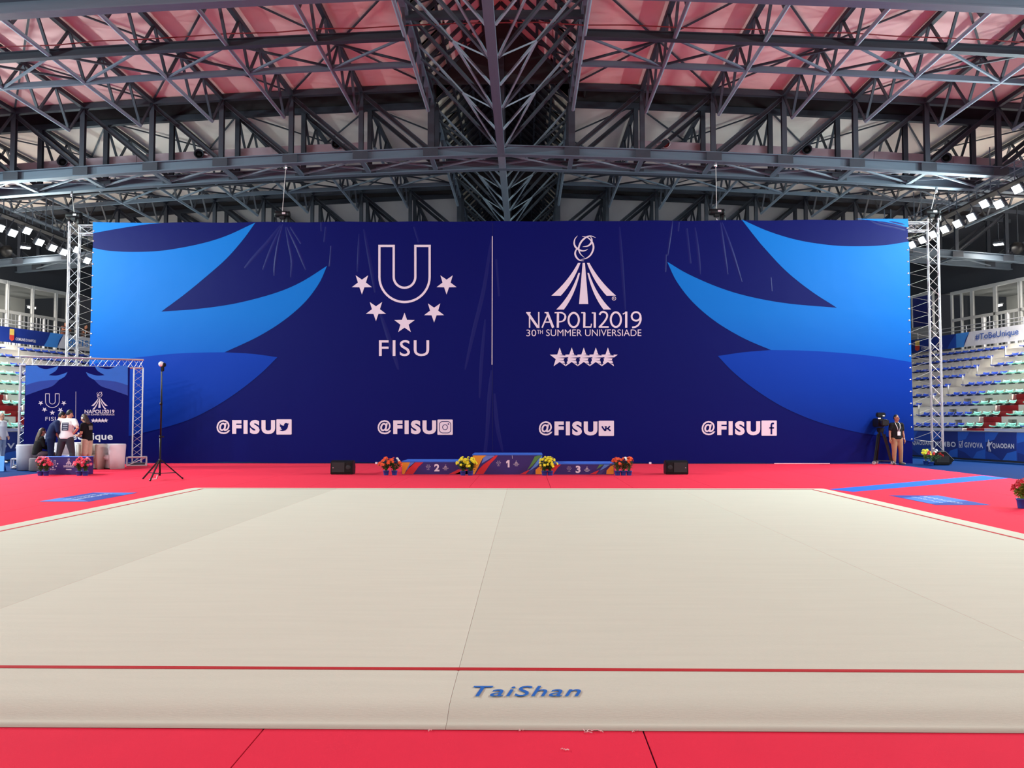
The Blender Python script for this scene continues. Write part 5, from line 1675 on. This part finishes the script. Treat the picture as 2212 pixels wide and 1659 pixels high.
    bm_loft(bm, [low, j['pelvis'].lerp(j['waist'], 0.5), j['waist'], j['chest'], j['chest'].lerp(j['neck'], 0.72)], [(0.178 * k * f + g * 0.4, 0.128 * k * f + g * 0.4), (0.172 * k * f + g * 0.5, 0.12 * k * f + g * 0.6), (0.158 * k * f + g, 0.112 * k * f + g), (0.176 * k * f + g, 0.118 * k * f + g), (0.13 * k + g * 0.6, 0.088 * k + g * 0.6)], 18)
    bm_loft(bm, [j['sl'], j['chest'].lerp(j['neck'], 0.68), j['sr']], [0.072 * k, 0.086 * k, 0.072 * k], 12)
    for a, b, c in (('sl', 'el', 'wl'), ('sr', 'er', 'wr')):
        if sleeve <= 1.0:
            e = j[a].lerp(j[b], sleeve)
            bm_loft(bm, [j[a], j[a].lerp(e, 0.5), e], [0.074 * k * f, 0.070 * k * f, 0.068 * k * f], 12)
        else:
            e = j[b].lerp(j[c], sleeve - 1.0)
            bm_loft(bm, [j[a], j[b], e], [0.07 * k * f, 0.056 * k, 0.044 * k], 12)
    so = remeshed('shirt', bm, shirt, t, 0.014, 4)
    zc = low.z - 0.015
    for v in so.data.vertices:
        if v.co.z < zc: v.co.z = zc
    # trousers
    bm = bmesh.new()
    bm_loft(bm, [j['hl'].lerp(j['hr'], 0.5) + V((0, 0, 0.08 * k)), j['hl'].lerp(j['hr'], 0.5) + V((0, 0, -0.03 * k))], [(0.172 * k * f, 0.124 * k * f), (0.165 * k * f, 0.122 * k * f)], 16)
    for a, b, c in (('hl', 'kl', 'al'), ('hr', 'kr', 'ar')):
        if leg >= 1.0:
            bm_loft(bm, [j[a], j[a].lerp(j[b], 0.4), j[b], j[b].lerp(j[c], 0.5), j[b].lerp(j[c], 0.93)], [0.112 * k * f, 0.1 * k * f, 0.078 * k, 0.072 * k, 0.066 * k])
        else:
            bm_loft(bm, [j[a], j[a].lerp(j[b], 0.4), j[a].lerp(j[b], leg)], [0.112 * k * f, 0.105 * k * f, 0.1 * k * f])
    remeshed('trousers', bm, trousers, t, 0.014, 4)
    for a, b in (('al', 'tl'), ('ar', 'tr')):
        bm = bmesh.new()
        A, T = j[a], j[b]
        back = (A - T); back.z = 0; back.normalize()
        zf = T.z
        bm_loft(bm, [A + back * 0.045 * k + V((0, 0, -0.045 * k)), A.lerp(T, 0.45) + V((0, 0, -0.012)), T + V((0, 0, 0.008))], [0.044 * k, 0.046 * k, 0.036 * k], 12)
        bm_loft(bm, [A + V((0, 0, -0.04 * k)), A + V((0, 0, 0.0))], [0.046 * k, 0.046 * k], 12)
        o = remeshed('shoe', bm, shoes, t, 0.01, 2)
        # flat sole at floor level
        zmin = min(loc[2] * 0, 0.0)
        for v in o.data.vertices:
            if v.co.z < A.z - 0.085 * k + 0.004: v.co.z = A.z - 0.085 * k + 0.004
    return t, j, H

def fabric(n, c): return mat(n, c, 0.9, var=0.1, scale=14, bump=0.2, bscale=25, spec=0.15)
SH_DARK = mat('dark_shoe', (34, 34, 38), 0.6); SH_GREY = mat('grey_shoe', (96, 92, 92), 0.6)
SH_WHITE = mat('white_shoe', (200, 198, 196), 0.6)

# ---- interview corner set
IL = V((-16.05, 26.65, 0)); IR = V((-13.05, 28.05, 0))
idir = (IR - IL).normalized()
irz = math.atan2(idir.y, idir.x)
ILEN = (IR - IL).length
ifr = empty('interview_frame', IL, irz, label='silver truss goal-post frame around the small interview backdrop', cat='truss')
for xx in (0.0, ILEN):
    box_truss(ifr, (xx, 0, 0.12), (xx, 0, 3.28), 0.28, 14, 0.025, 0.012)
    bm = bmesh.new()
    for zz in (0.03, 0.3):
        for a, b in (((-0.3, -0.3), (0.3, -0.3)), ((0.3, -0.3), (0.3, 0.3)), ((0.3, 0.3), (-0.3, 0.3)), ((-0.3, 0.3), (-0.3, -0.3))):
            bm_tube(bm, [(xx + a[0], a[1], zz), (xx + b[0], b[1], zz)], 0.025, 6)
    for a in ((-0.3, -0.3), (0.3, -0.3), (0.3, 0.3), (-0.3, 0.3)):
        bm_tube(bm, [(xx + a[0], a[1], 0.02), (xx + a[0], a[1], 0.31)], 0.025, 6)
    bm_tube(bm, [(xx - 0.3, -0.3, 0.03), (xx + 0.3, -0.3, 0.3)], 0.016, 6)
    from_bm('base_cage', bm, M_ALU, ifr)
    box('ballast_plate', (xx, 0, 0.06), (0.5, 0.5, 0.1), M_STEELD, ifr)
    bm = bmesh.new(); bm_box(bm, (xx, 0, 3.43), (0.3, 0.3, 0.3), None, 0.02)
    box_truss(ifr, (xx - 0.15, 0, 3.43), (xx + 0.15, 0, 3.43), 0.28, 2, 0.025, 0.012)
    bm.free()
box_truss(ifr, (0.15, 0, 3.43), (ILEN - 0.15, 0, 3.43), 0.28, 16, 0.025, 0.012)
ibd = empty('interview_backdrop', IL, irz, label='small navy printed backdrop inside the silver truss frame', cat='backdrop')
nrm = V((-idir.y, idir.x, 0))
def iplane(layer=1, off=-0.17):
    def fn(px, py):
        d = ray(px, py)
        P0 = IL + nrm * off
        t_ = (P0 - V((0, 0, CAM_H))).dot(nrm) / d.dot(nrm)
        w = V((0, 0, CAM_H)) + d * t_ - IL
        return (w.dot(idir), off - 0.003 * layer, w.z)
    return fn
bx0, bx1 = iplane()(53, 880)[0], iplane()(279, 880)[0]
boxm('banner_sheet', (bx0, -0.17, 0.25), (bx1, -0.155, 3.3), M_NAVY, ibd)
def I1(pts): return [(x / 4.147, 700 + y / 4.147) for x, y in pts]
def lm(x, y): return (437 + (x - 508) * 0.156 if x > 300 else 228 + (x - 40) * 0.6, 458 + (y - 643) * 0.125)
MS1 = mat('small_print_light', (38, 108, 204), 0.45); MS3 = mat('small_print_mid', (26, 66, 160), 0.45)
for mir in (False, True):
    X = (lambda x: 1374 - x) if mir else (lambda x: x)
    def T(pts): return I1([(X(x), y) for x, y in pts])
    shape('printed_leaf', smooth_path([T([(229, 372), (330, 372)]), T([(330, 372), (360, 392), (420, 404), (525, 376)]), T([(525, 376), (500, 418), (437, 458)]), T([(437, 458), (500, 462), (560, 448), (605, 430)]),
                                       T([(605, 430), (580, 470), (530, 500)]), T([(530, 500), (420, 505), (320, 520), (229, 548)]), T([(229, 548), (229, 372)])], 6), iplane(1), MS1, ibd)
    shape('printed_leaf', smooth_path([T([(229, 548), (320, 520), (420, 505), (530, 500)]), T([(530, 500), (470, 555), (370, 590), (229, 640)]), T([(229, 640), (229, 548)])], 6), iplane(1), MS3, ibd)
fI = iplane(2)
join_parts(draw_u_logo(lambda x, y: fI((405 + (x - 467) * 0.2112) / 4.147, 700 + (622 + (y - 208) * 0.19) / 4.147), M_WHITE, ibd), 'printed_emblem', M_WHITE, ibd, 'stuff')
join_parts(draw_games_logo(lambda x, y: fI((758 + (x - 190) * 0.207) / 4.147, 700 + (768 + (y - 955) * 0.187) / 4.147), None, M_WHITE, None, ibd, 1), 'printed_emblem', M_WHITE, ibd, 'stuff')
ribbon('divider_line', I1([(680, 605), (678, 900)]), 0.8, fI, M_WHITE, ibd)
lettering('lettering', '#ToBeUnique', 92, 243.5, 955, 934.5, fI, M_PRINT, ibd, bold=0.022, space=1.05)

# ---- armchairs
M_LEATHER = mat('white_leather', (226, 216, 220), 0.5, var=0.04, bump=0.05)
M_LEATHERG = mat('grey_leather', (170, 168, 178), 0.5, var=0.04, bump=0.05)
M_LEATHERB = mat('beige_leather', (196, 180, 170), 0.5, var=0.04, bump=0.05)
def armchair(px, py, rz, m, label, hgt=0.78, wid=0.84):
    """tub chair: U-shaped shell that flares upwards, seat cushion, plinth; opens towards local -Y"""
    g = G(px, py)
    t = empty('tub_armchair', g, rz, label=label, cat='armchair')
    t.scale = (wid, wid, 1.0)
    bm = bmesh.new()
    path = [(-0.36, -0.34), (-0.37, 0.0)] + [(0.37 * math.cos(a), 0.02 + 0.33 * math.sin(a)) for a in [PI - PI * i / 10 for i in range(1, 10)]] + [(0.37, 0.0), (0.36, -0.34)]
    n = len(path)
    cols = []
    for i, (x, y) in enumerate(path):
        p0, p1 = V(path[max(i - 1, 0)]), V(path[min(i + 1, n - 1)])
        tg = (p1 - p0).normalized()
        nr = V((tg.y, -tg.x)) * -1
        out = V((x, y)).normalized() if abs(y) > 0.05 or True else nr
        front = i in (0, n - 1)
        col = []
        for (off, z) in ((0.06, 0.0), (0.075, hgt * 0.5), (0.10, hgt - 0.03), (0.08, hgt), (-0.02, hgt), (-0.05, hgt - 0.04), (-0.05, hgt * 0.5), (-0.05, 0.05)):
            o_ = V((1 if x > 0 else -1, 0)) if y < 0.02 else V((x, y - 0.02)).normalized()
            col.append(bm.verts.new((x + o_.x * off, y + o_.y * off - (0.05 * (z / hgt) if front else 0), z)))
        cols.append(col)
    m_ = len(cols[0])
    for a, b in zip(cols, cols[1:]):
        for k in range(m_):
            bm.faces.new((a[k], b[k], b[(k + 1) % m_], a[(k + 1) % m_]))
    bm.faces.new(cols[0]); bm.faces.new(cols[-1][::-1])
    from_bm('shell', bm, m, t, True)
    box('seat_cushion', (0, -0.06, 0.36), (0.64, 0.58, 0.15), m, t, 0.04)
    box('seat_base', (0, 0.02, 0.15), (0.6, 0.5, 0.28), m, t, 0.01)
    box('plinth', (0, -0.02, 0.012), (0.6, 0.56, 0.02), M_BLACK, t)
    return t
armchair(243, 1012, math.radians(-32), M_LEATHER, 'white leather tub armchair at the right of the interview corner')
armchair(57, 1015, math.radians(115), M_LEATHERG, 'pale grey tub armchair at the left end of the interview corner', wid=0.66)
armchair(202, 1012.5, math.radians(-8), M_LEATHERB, 'beige tub armchair behind the person in khaki shorts')
armchair(151, 1011, math.radians(4), M_LEATHER, 'white tub armchair hidden behind the standing men', 0.82)

tb = G(120, 1014)
t = empty('coffee_table', tb, 0.1, label='low table with a blue cloth behind the standing men', cat='table')
box('table_top', (0, 0, 0.40), (0.8, 0.5, 0.03), M_PRINT, t, 0.01)
for sx in (-1, 1):
    for sy in (-1, 1):
        bar('leg', (sx * 0.36, sy * 0.21, 0), (sx * 0.36, sy * 0.21, 0.39), 0.04, 0.04, M_CHROME, t)
cl = box('table_cloth', (tb.x, tb.y, 0.423), (0.5, 0.52, 0.008), mat('royal_blue_cloth', (20, 50, 170), 0.7), None, 0, 0.1)
bmc = bmesh.new()
for yy in (-0.27, 0.27):
    bm_box(bmc, (0, yy, 0.0 - 0.1), (0.5, 0.008, 0.22))
bm_box(bmc, (0, 0, 0.004), (0.5, 0.548, 0.008))
bpy.data.objects.remove(cl)
cl = from_bm('table_cloth', bmc, mat('royal_blue_cloth', (20, 50, 170), 0.7), None, matrix=Matrix.Translation((tb.x, tb.y, 0.416)) @ Matrix.Rotation(0.1, 4, 'Z'))
tag(cl, 'royal blue cloth draped over the low table', 'tablecloth')

fs = G(214, 1006)
t = empty('flower_stand', fs, label='slim white flower stand beside the white armchair', cat='plant stand')
for sx in (-1, 1):
    for sy in (-1, 1):
        bar('leg', (sx * 0.05, sy * 0.05, 0), (sx * 0.05, sy * 0.05, 0.68), 0.022, 0.022, M_PRINT, t)
box('stand_top', (0, 0, 0.69), (0.16, 0.16, 0.02), M_PRINT, t)
box('stand_shelf', (0, 0, 0.22), (0.12, 0.12, 0.015), M_PRINT, t)
t = empty('bouquet', fs + V((0, 0, 0.702)), label='bouquet of red and white blossoms on the slim white stand', cat='flowers')
lathe('vase', [(0.05, 0), (0.06, 0.05), (0.045, 0.11), (0.055, 0.13), (0.045, 0.13)], M_PRINT, t, 14)
rr = random.Random(77)
bmf = {c: bmesh.new() for c in ('red', 'pink', 'white')}
bml = bmesh.new()
for (x, y, z, r, c) in ((0.02, -0.06, 0.06, 0.075, 'white'), (-0.06, -0.02, 0.26, 0.08, 'red'), (0.05, -0.03, 0.24, 0.085, 'red'), (-0.12, 0.0, 0.30, 0.06, 'red'), (0.0, -0.05, 0.16, 0.05, 'pink'), (0.17, -0.02, 0.22, 0.07, 'white'), (0.02, 0.02, 0.33, 0.05, 'red'), (0.2, 0.04, 0.28, 0.05, 'white')):
    for k in range(22):
        a, b = rr.uniform(0, 2 * PI), rr.uniform(-0.6, 1.5)
        nv = V((math.cos(a) * math.cos(b), math.sin(a) * math.cos(b), math.sin(b)))
        bm_bloom(bmf[c], V((x, y, z)) + nv * r * 0.7, r * 0.45, nv, rr)
    bm_tube(bml, [(0, 0, 0.1), (x * 0.6, y * 0.6, z * 0.7 + 0.05), (x, y, z)], 0.006, 4)
for k in range(50):
    a = rr.uniform(0, 2 * PI)
    bm_leaf(bml, V((rr.uniform(-0.05, 0.16), rr.uniform(-0.05, 0.05), rr.uniform(0.08, 0.24))), V((math.cos(a), math.sin(a), rr.uniform(-0.3, 0.6))), 0.11, 0.025, rr)
for c in bmf:
    from_bm('blooms', bmf[c], FC[c], t)['kind'] = 'stuff'
from_bm('foliage', bml, M_LEAF, t)['kind'] = 'stuff'

# ---- low sign box with flowers
YS = G(135, 1025.5).y
a, b = PY(83, 1005, YS).x, PY(188, 1005, YS).x
t = empty('sign_box', ((a + b) / 2, YS + 0.15, 0), label='low purple sign box with two white emblems in front of the interview corner', cat='sign')
o = t.location
boxm('box_body', (a - o.x, -0.15, 0), (b - o.x, 0.2, 0.49), M_POD, t, 0.006)
boxm('box_lid', (a - o.x - 0.004, -0.155, 0.49), (b - o.x + 0.004, 0.205, 0.505), M_PODT, t)
def sfn(px, py):
    p = PY(px, py, YS) - o
    return (p.x, -0.1535, p.z)
join_parts(draw_u_logo(lambda x, y: sfn(114.5 + (x - 770) * 0.0205, 1004 + (y - 800) * 0.0165), M_WHITE, t), 'printed_emblem', M_WHITE, t, 'stuff')
join_parts(draw_games_logo(lambda x, y: sfn(148.5 + (x - 835) * 0.0175, 1003 + (y - 830) * 0.0175), None, M_WHITE, None, t, 1), 'printed_emblem', M_WHITE, t, 'stuff')
potted(87, 1027.5, ['rose', 'pink'], 'pale pink flowers in a blue pot at the left end of the sign box', 21, spread=0.15, nb=22)
potted(99.5, 1027.5, ['pink'], 'deep pink flowers in a blue pot before the left emblem of the sign box', 22, spread=0.15, nb=24)
potted(171, 1027.5, ['pink'], 'red-pink flowers in a blue pot before the right end of the sign box', 23, spread=0.15, nb=24)
potted(184.5, 1027.5, ['pink', 'rose'], 'pink flowers in a blue pot just right of the sign box', 24, spread=0.15, nb=22)
# blue A-board at the left edge
ab = G(3, 1018)
t = empty('leaning_board', ab, 0.0, label='light blue leaning board cut by the left picture edge', cat='board')
pydata('board_face', [(-0.6, -0.03, 0.0), (0.09, -0.03, 0.0), (0.0, 0.12, 0.45), (-0.6, 0.12, 0.45), (-0.6, 0.0, 0.0), (0.09, 0.0, 0.0), (0.0, 0.15, 0.45), (-0.6, 0.15, 0.45)], [(0, 1, 2, 3), (7, 6, 5, 4), (0, 4, 5, 1), (1, 5, 6, 2), (2, 6, 7, 3), (3, 7, 4, 0)], mat('pale_blue_board', (66, 140, 224), 0.5), t)
pydata('board_strut', [(-0.5, 0.3, 0), (-0.05, 0.3, 0), (-0.05, 0.14, 0.44), (-0.5, 0.14, 0.44), (-0.5, 0.32, 0), (-0.05, 0.32, 0), (-0.05, 0.16, 0.44), (-0.5, 0.16, 0.44)], [(0, 1, 2, 3), (7, 6, 5, 4), (0, 4, 5, 1), (1, 5, 6, 2), (2, 6, 7, 3), (3, 7, 4, 0)], M_BOARD, t)

# ---- the people there
def at(px, py): return tuple(G(px, py))
person(at(107, 1017), math.radians(125), 'person in a dark navy suit stooping at the interview corner', 1.86,
       dict(waist=(0, -0.03, 1.08), chest=(0, -0.10, 1.26), neck=(0, -0.20, 1.42), head=(0, -0.29, 1.55), sl=(0.18, -0.15, 1.38), el=(0.23, -0.16, 1.12), wl=(0.16, -0.36, 1.0), sr=(-0.18, -0.15, 1.38), er=(-0.23, -0.16, 1.12), wr=(-0.14, -0.36, 1.0)),
       M_SKIN, fabric('navy_suit', (30, 40, 74)), 1.92, fabric('navy_trousers', (24, 34, 66)), 1.0, SH_DARK, M_HAIRB, head_tilt=0.35, jacket=0.1)
tee = person(at(141, 1017), math.radians(180), 'person in a white T-shirt seen from behind, one hand on hip', 1.88,
       dict(waist=(0, -0.02, 1.08), chest=(0, -0.04, 1.28), neck=(0, -0.08, 1.45), head=(-0.01, -0.15, 1.59), sl=(0.2, -0.04, 1.41), el=(0.33, 0.03, 1.14), wl=(0.24, -0.06, 0.93), sr=(-0.2, -0.04, 1.41), er=(-0.37, 0.08, 1.2), wr=(-0.19, -0.04, 1.05),
            kl=(0.2, -0.03, 0.5), al=(0.27, 0.02, 0.085), tl=(0.32, -0.16, 0.03), kr=(-0.16, -0.05, 0.5), ar=(-0.2, 0.0, 0.085), tr=(-0.26, -0.18, 0.03), dr=(0.6, -0.5, -0.4)),
       M_SKIN, fabric('white_tee', (232, 226, 224)), 0.62, fabric('dark_grey_trousers', (62, 62, 70)), 1.0, SH_DARK, M_HAIRB, head_tilt=0.3, head_turn=-0.5, fat=1.06)
tp = tee[0]
# print on the back of the T-shirt
bm = bmesh.new()
bm_box(bm, (0, 0, 0), (0.2, 0.006, 0.24))
pr = from_bm('back_print', bm, mat('tee_print_navy', (44, 48, 70), 0.8), tp, matrix=Matrix.Translation((-0.03, 0.118, 1.34)) @ Matrix.Rotation(0.06, 4, 'X'))
for i, (x, z, w_, h_) in enumerate(((0, 0.085, 0.17, 0.03), (0, 0.03, 0.14, 0.045), (0, -0.035, 0.15, 0.04), (0, -0.09, 0.12, 0.025))):
    bm = bmesh.new(); bm_box(bm, (x, 0.005, z), (w_, 0.004, h_ * 0.55))
    from_bm('print_block', bm, mat('tee_print_pale', (170, 172, 184), 0.8), pr)
e = person(at(187, 1014.5), math.radians(-100), 'person in a black T-shirt and khaki shorts with dark hair in profile', 1.74,
       dict(chest=(0, -0.02, 1.28), neck=(0, -0.06, 1.45), head=(0, -0.13, 1.60), sl=(0.18, -0.03, 1.4), el=(0.22, -0.05, 1.13), wl=(0.08, -0.27, 1.05), sr=(-0.18, -0.03, 1.4), er=(-0.22, -0.05, 1.13), wr=(-0.08, -0.28, 1.03), dl=(-0.5, -0.8, 0.1), dr=(0.5, -0.8, 0.1)),
       M_SKIN, fabric('black_tee', (26, 26, 30)), 0.6, fabric('khaki_shorts', (196, 172, 152)), 0.98, SH_WHITE, M_HAIRBR, longhair=0.03, head_tilt=0.35)
Hh = e[2]
lathe('earphone', [(0.03, -0.012), (0.034, 0.0), (0.03, 0.012)], M_PRINT, e[0], 12, Matrix.Translation(Hh(0.088, 0.01, 0.0)) @ Matrix.Rotation(PI / 2, 4, 'Y'))
lathe('earphone', [(0.03, -0.012), (0.034, 0.0), (0.03, 0.012)], M_PRINT, e[0], 12, Matrix.Translation(Hh(-0.088, 0.01, 0.0)) @ Matrix.Rotation(PI / 2, 4, 'Y'))
bm = bmesh.new(); bm_box(bm, (0, 0, 0), (0.16, 0.012, 0.13), None, 0.004)
from_bm('back_patch', bm, mat('grey_patch', (120, 116, 108), 0.8), e[0], matrix=Matrix.Translation((0.02, 0.125, 1.3)) @ Matrix.Rotation(0.1, 4, 'X'))
ph = bmesh.new(); bm_box(ph, (0, 0, 0), (0.075, 0.15, 0.01), None, 0.003)
# seated person
st_loc = G(84, 1017)
person((st_loc.x, st_loc.y, 0), math.radians(140), 'seated person with long dark hair and a black top, seen from behind', 1.68,
       dict(pelvis=(0, 0.08, 0.56), waist=(0, 0.06, 0.70), chest=(0, 0.0, 0.90), neck=(0, -0.04, 1.07), head=(0, -0.08, 1.22), sl=(0.17, -0.01, 1.02), el=(0.22, -0.06, 0.78), wl=(0.13, -0.28, 0.68), sr=(-0.17, -0.01, 1.02), er=(-0.22, -0.06, 0.78), wr=(-0.13, -0.28, 0.68),
            hl=(0.09, 0.06, 0.53), kl=(0.13, -0.38, 0.52), al=(0.13, -0.36, 0.085), tl=(0.14, -0.54, 0.03), hr=(-0.09, 0.06, 0.53), kr=(-0.13, -0.38, 0.52), ar=(-0.13, -0.36, 0.085), tr=(-0.14, -0.54, 0.03)),
       M_SKIN, fabric('black_top', (24, 22, 24)), 1.9, fabric('grey_trousers', (104, 96, 102)), 1.0, SH_DARK, M_HAIRBR, longhair=0.28, head_tilt=0.25)
st = empty('pouf', st_loc + V((-0.03, -0.05, 0)), math.radians(140), label='grey round pouf under the seated person', cat='stool')
lathe('pouf_body', [(0.2, 0.0), (0.22, 0.03), (0.22, 0.36), (0.2, 0.39), (0.02, 0.4)], fabric('grey_pouf', (104, 98, 104)), st, 20)
lathe('pouf_base', [(0.16, -0.001), (0.19, 0.012)], M_BLACK, st, 16)
# person cut by the left edge
person(at(0, 1001), math.radians(80), 'person in a white jacket and pale jeans cut by the left picture edge', 1.80,
       dict(el=(0.22, 0.03, 1.14), wl=(0.2, -0.1, 0.93), er=(-0.22, 0.03, 1.14), wr=(-0.2, -0.1, 0.93)),
       M_SKIN, fabric('white_jacket', (222, 222, 228)), 1.9, fabric('pale_jeans', (150, 166, 190)), 1.0, SH_WHITE, mat('hair_grey', (150, 146, 140), 0.6), jacket=0.1)
# two onlookers leaning on the left gallery rail
for i, (px, c, lab) in enumerate(((133, (96, 60, 52), 'young person with curly dark hair at the gallery rail left of the tower'), (177, (80, 56, 48), 'young person with arms folded on the gallery rail right of the tower'))):
    s_ = s_of(px, 8.95, -1)
    w = S(-1, s_, 8.95, 5.3)
    person(tuple(w), math.radians(75), lab, 1.7,
           dict(chest=(0, -0.05, 1.26), neck=(0, -0.1, 1.43), head=(0, -0.14, 1.57), sl=(0.18, -0.06, 1.38), el=(0.27, -0.24, 1.2), wl=(0.05, -0.36, 1.24), sr=(-0.18, -0.06, 1.38), er=(-0.27, -0.24, 1.2), wr=(-0.05, -0.34, 1.26), dl=(-1, -0.1, 0), dr=(1, -0.1, 0)),
           M_SKINB, fabric('gallery_shirt_%d' % i, c), 0.55, fabric('dark_jeans', (40, 44, 60)), 1.0, SH_DARK, M_HAIRB, head_tilt=0.15)

# ================================================================== CAMERA OPERATOR AND TV CAMERA
cm = person(at(1938, 1004), math.radians(4), 'camera operator in a black polo shirt and khaki trousers with a lanyard', 1.72,
       dict(el=(0.24, 0.02, 1.13), wl=(0.26, -0.03, 0.89), er=(-0.24, 0.0, 1.13), wr=(-0.28, -0.08, 0.9), kl=(0.13, -0.02, 0.5), al=(0.15, 0.03, 0.085), tl=(0.2, -0.15, 0.03), kr=(-0.11, -0.03, 0.5), ar=(-0.1, 0.02, 0.085), tr=(-0.15, -0.16, 0.03)),
       M_SKINB, fabric('black_polo', (30, 29, 32)), 0.62, fabric('khaki_trousers', (160, 122, 94)), 1.0, SH_GREY, M_HAIRB, head_turn=0.45, fat=1.08)
cp = cm[0]
MLY = mat('lanyard_white', (226, 226, 224), 0.6)
tube('lanyard', [(-0.055, 0.0, 1.475), (-0.075, -0.09, 1.41), (-0.05, -0.158, 1.28), (-0.015, -0.162, 1.15), (0.015, -0.162, 1.15), (0.05, -0.158, 1.28), (0.075, -0.09, 1.41), (0.055, 0.0, 1.475)], 0.011, MLY, cp, 6)
box('badge', (0.0, -0.168, 1.08), (0.11, 0.008, 0.14), MLY, cp, 0.002)
lathe('wrist_watch', [(0.033, -0.015), (0.036, 0), (0.033, 0.015)], M_CHROME, cp, 12, Matrix.Translation((0.252, -0.018, 0.9)))

cb = G(1903, 1003.5)
t = empty('television_camera', cb, label='black television camera on a wheeled tripod in front of the backdrop', cat='camera')
for k in range(3):
    a = math.radians((-150, -30, 90)[k])
    e_ = V((math.cos(a), math.sin(a), 0))
    leg_ = empty('tripod_leg', (0, 0, 0), parent=t)
    bar('leg_tube', e_ * 0.06 + V((0, 0, 1.12)), e_ * 0.34 + V((0, 0, 0.14)), 0.05, 0.05, M_BLACK, leg_)
    bar('leg_inner', e_ * 0.12 + V((0, 0, 1.05)), e_ * 0.32 + V((0, 0, 0.16)), 0.025, 0.09, M_BLACK, leg_)
    bar('dolly_arm', (0, 0, 0.13), e_ * 0.37 + V((0, 0, 0.13)), 0.05, 0.03, M_STEELD, t)
    wh = empty('caster', e_ * 0.37, parent=t)
    lathe('wheel', [(0.02, -0.018), (0.06, -0.018), (0.065, 0), (0.06, 0.018), (0.02, 0.018)], M_GREY, wh, 16, Matrix.Translation((0, 0, 0.065)) @ Matrix.Rotation(PI / 2, 4, 'X'))
    bar('fork', (0, 0, 0.07), (0, 0, 0.15), 0.02, 0.06, M_STEELD, wh)
box('tripod_head', (0, 0, 1.2), (0.2, 0.2, 0.18), M_BLACK, t, 0.03)
box('camera_body', (-0.01, 0.1, 1.45), (0.22, 0.55, 0.3), M_BLACK, t, 0.03)
bm = bmesh.new()
bm_lathe(bm, [(0.09, 0.0), (0.1, 0.12), (0.12, 0.14), (0.12, 0.3), (0.1, 0.31), (0.09, 0.27)], 18, Matrix.Translation((-0.01, -0.16, 1.45)) @ Matrix.Rotation(PI / 2, 4, 'X'))
from_bm('lens', bm, M_BLACK, t, True)
box('lens_hood', (-0.01, -0.44, 1.45), (0.24, 0.08, 0.2), mat('black_rubber', (16, 16, 18), 0.8), t, 0.02)
box('viewfinder', (0.03, 0.02, 1.72), (0.3, 0.16, 0.17), M_BLACK, t, 0.03)
box('viewfinder_mount', (0.03, 0.05, 1.62), (0.06, 0.08, 0.08), M_STEELD, t)
box('tally_plate', (0.1, -0.065, 1.69), (0.07, 0.01, 0.035), M_PRINT, t)
box('battery_plate', (-0.1, -0.18, 1.6), (0.09, 0.02, 0.04), M_PRINT, t)
tube('pan_handle', [(0.05, 0.1, 1.2), (0.2, 0.3, 1.1), (0.26, 0.5, 1.05)], 0.014, M_BLACK, t, 6)
tube('zoom_cable', [(0.1, -0.05, 1.35), (0.16, -0.1, 1.1), (0.1, -0.08, 1.0), (0.05, 0, 1.12)], 0.008, M_BLACK, t, 5)

# ================================================================== TALL STAND WITH A SMALL CAMERA HEAD
sb_ = G(345, 1036)
t = empty('tall_stand', sb_, label='tall thin black tripod stand with a small white camera head', cat='stand')
for k in range(3):
    a = math.radians((-95, 25, 155)[k] + 5)
    e_ = V((math.cos(a), math.sin(a), 0))
    bar('tripod_leg', V((0, 0, 0.5)) + e_ * 0.03, e_ * 0.55 + V((0, 0, 0.015)), 0.03, 0.03, M_BLACK, t)
    bar('leg_brace', V((0, 0, 0.16)), e_ * 0.38 + V((0, 0, 0.17)), 0.02, 0.02, M_STEELD, t)
    lathe('rubber_foot', [(0.02, 0), (0.025, 0.03), (0.012, 0.04)], M_BLACK, t, 8, Matrix.Translation(e_ * 0.55))
lathe('lower_pole', [(0.024, 0.1), (0.024, 1.1), (0.02, 1.1)], M_BLACK, t, 10)
lathe('upper_pole', [(0.017, 1.05), (0.016, 2.8), (0.014, 2.8)], M_BLACK, t, 10)
for z in (0.5, 1.1, 1.95):
    lathe('clamp_collar', [(0.032, z - 0.03), (0.036, z), (0.032, z + 0.03)], M_BLACK, t, 10)
bar('clamp_knob', (0.03, 0, 1.1), (0.09, 0, 1.1), 0.03, 0.03, M_BLACK, t)
box('head_mount', (0.02, 0, 2.86), (0.07, 0.07, 0.13), M_BLACK, t, 0.01)
bm = bmesh.new()
bmesh.ops.create_uvsphere(bm, u_segments=14, v_segments=10, radius=0.07)
from_bm('camera_head', bm, M_PRINT, t, True, Matrix.Translation((-0.01, -0.01, 2.98)))
box('camera_visor', (0.06, 0, 2.96), (0.07, 0.1, 0.1), M_BLACK, t, 0.015)
tube('cable', [(0.02, -0.02, 2.8), (0.035, -0.02, 2.0), (0.03, -0.02, 1.0), (0.02, -0.03, 0.3), (-0.02, -0.1, 0.03), (-0.16, -0.12, 0.012)], 0.007, M_BLACK, t, 5)
tube('cable_tail', [(-0.02, -0.1, 0.12), (-0.03, -0.13, 0.03), (-0.2, -0.16, 0.012)], 0.009, MLY, t, 5)
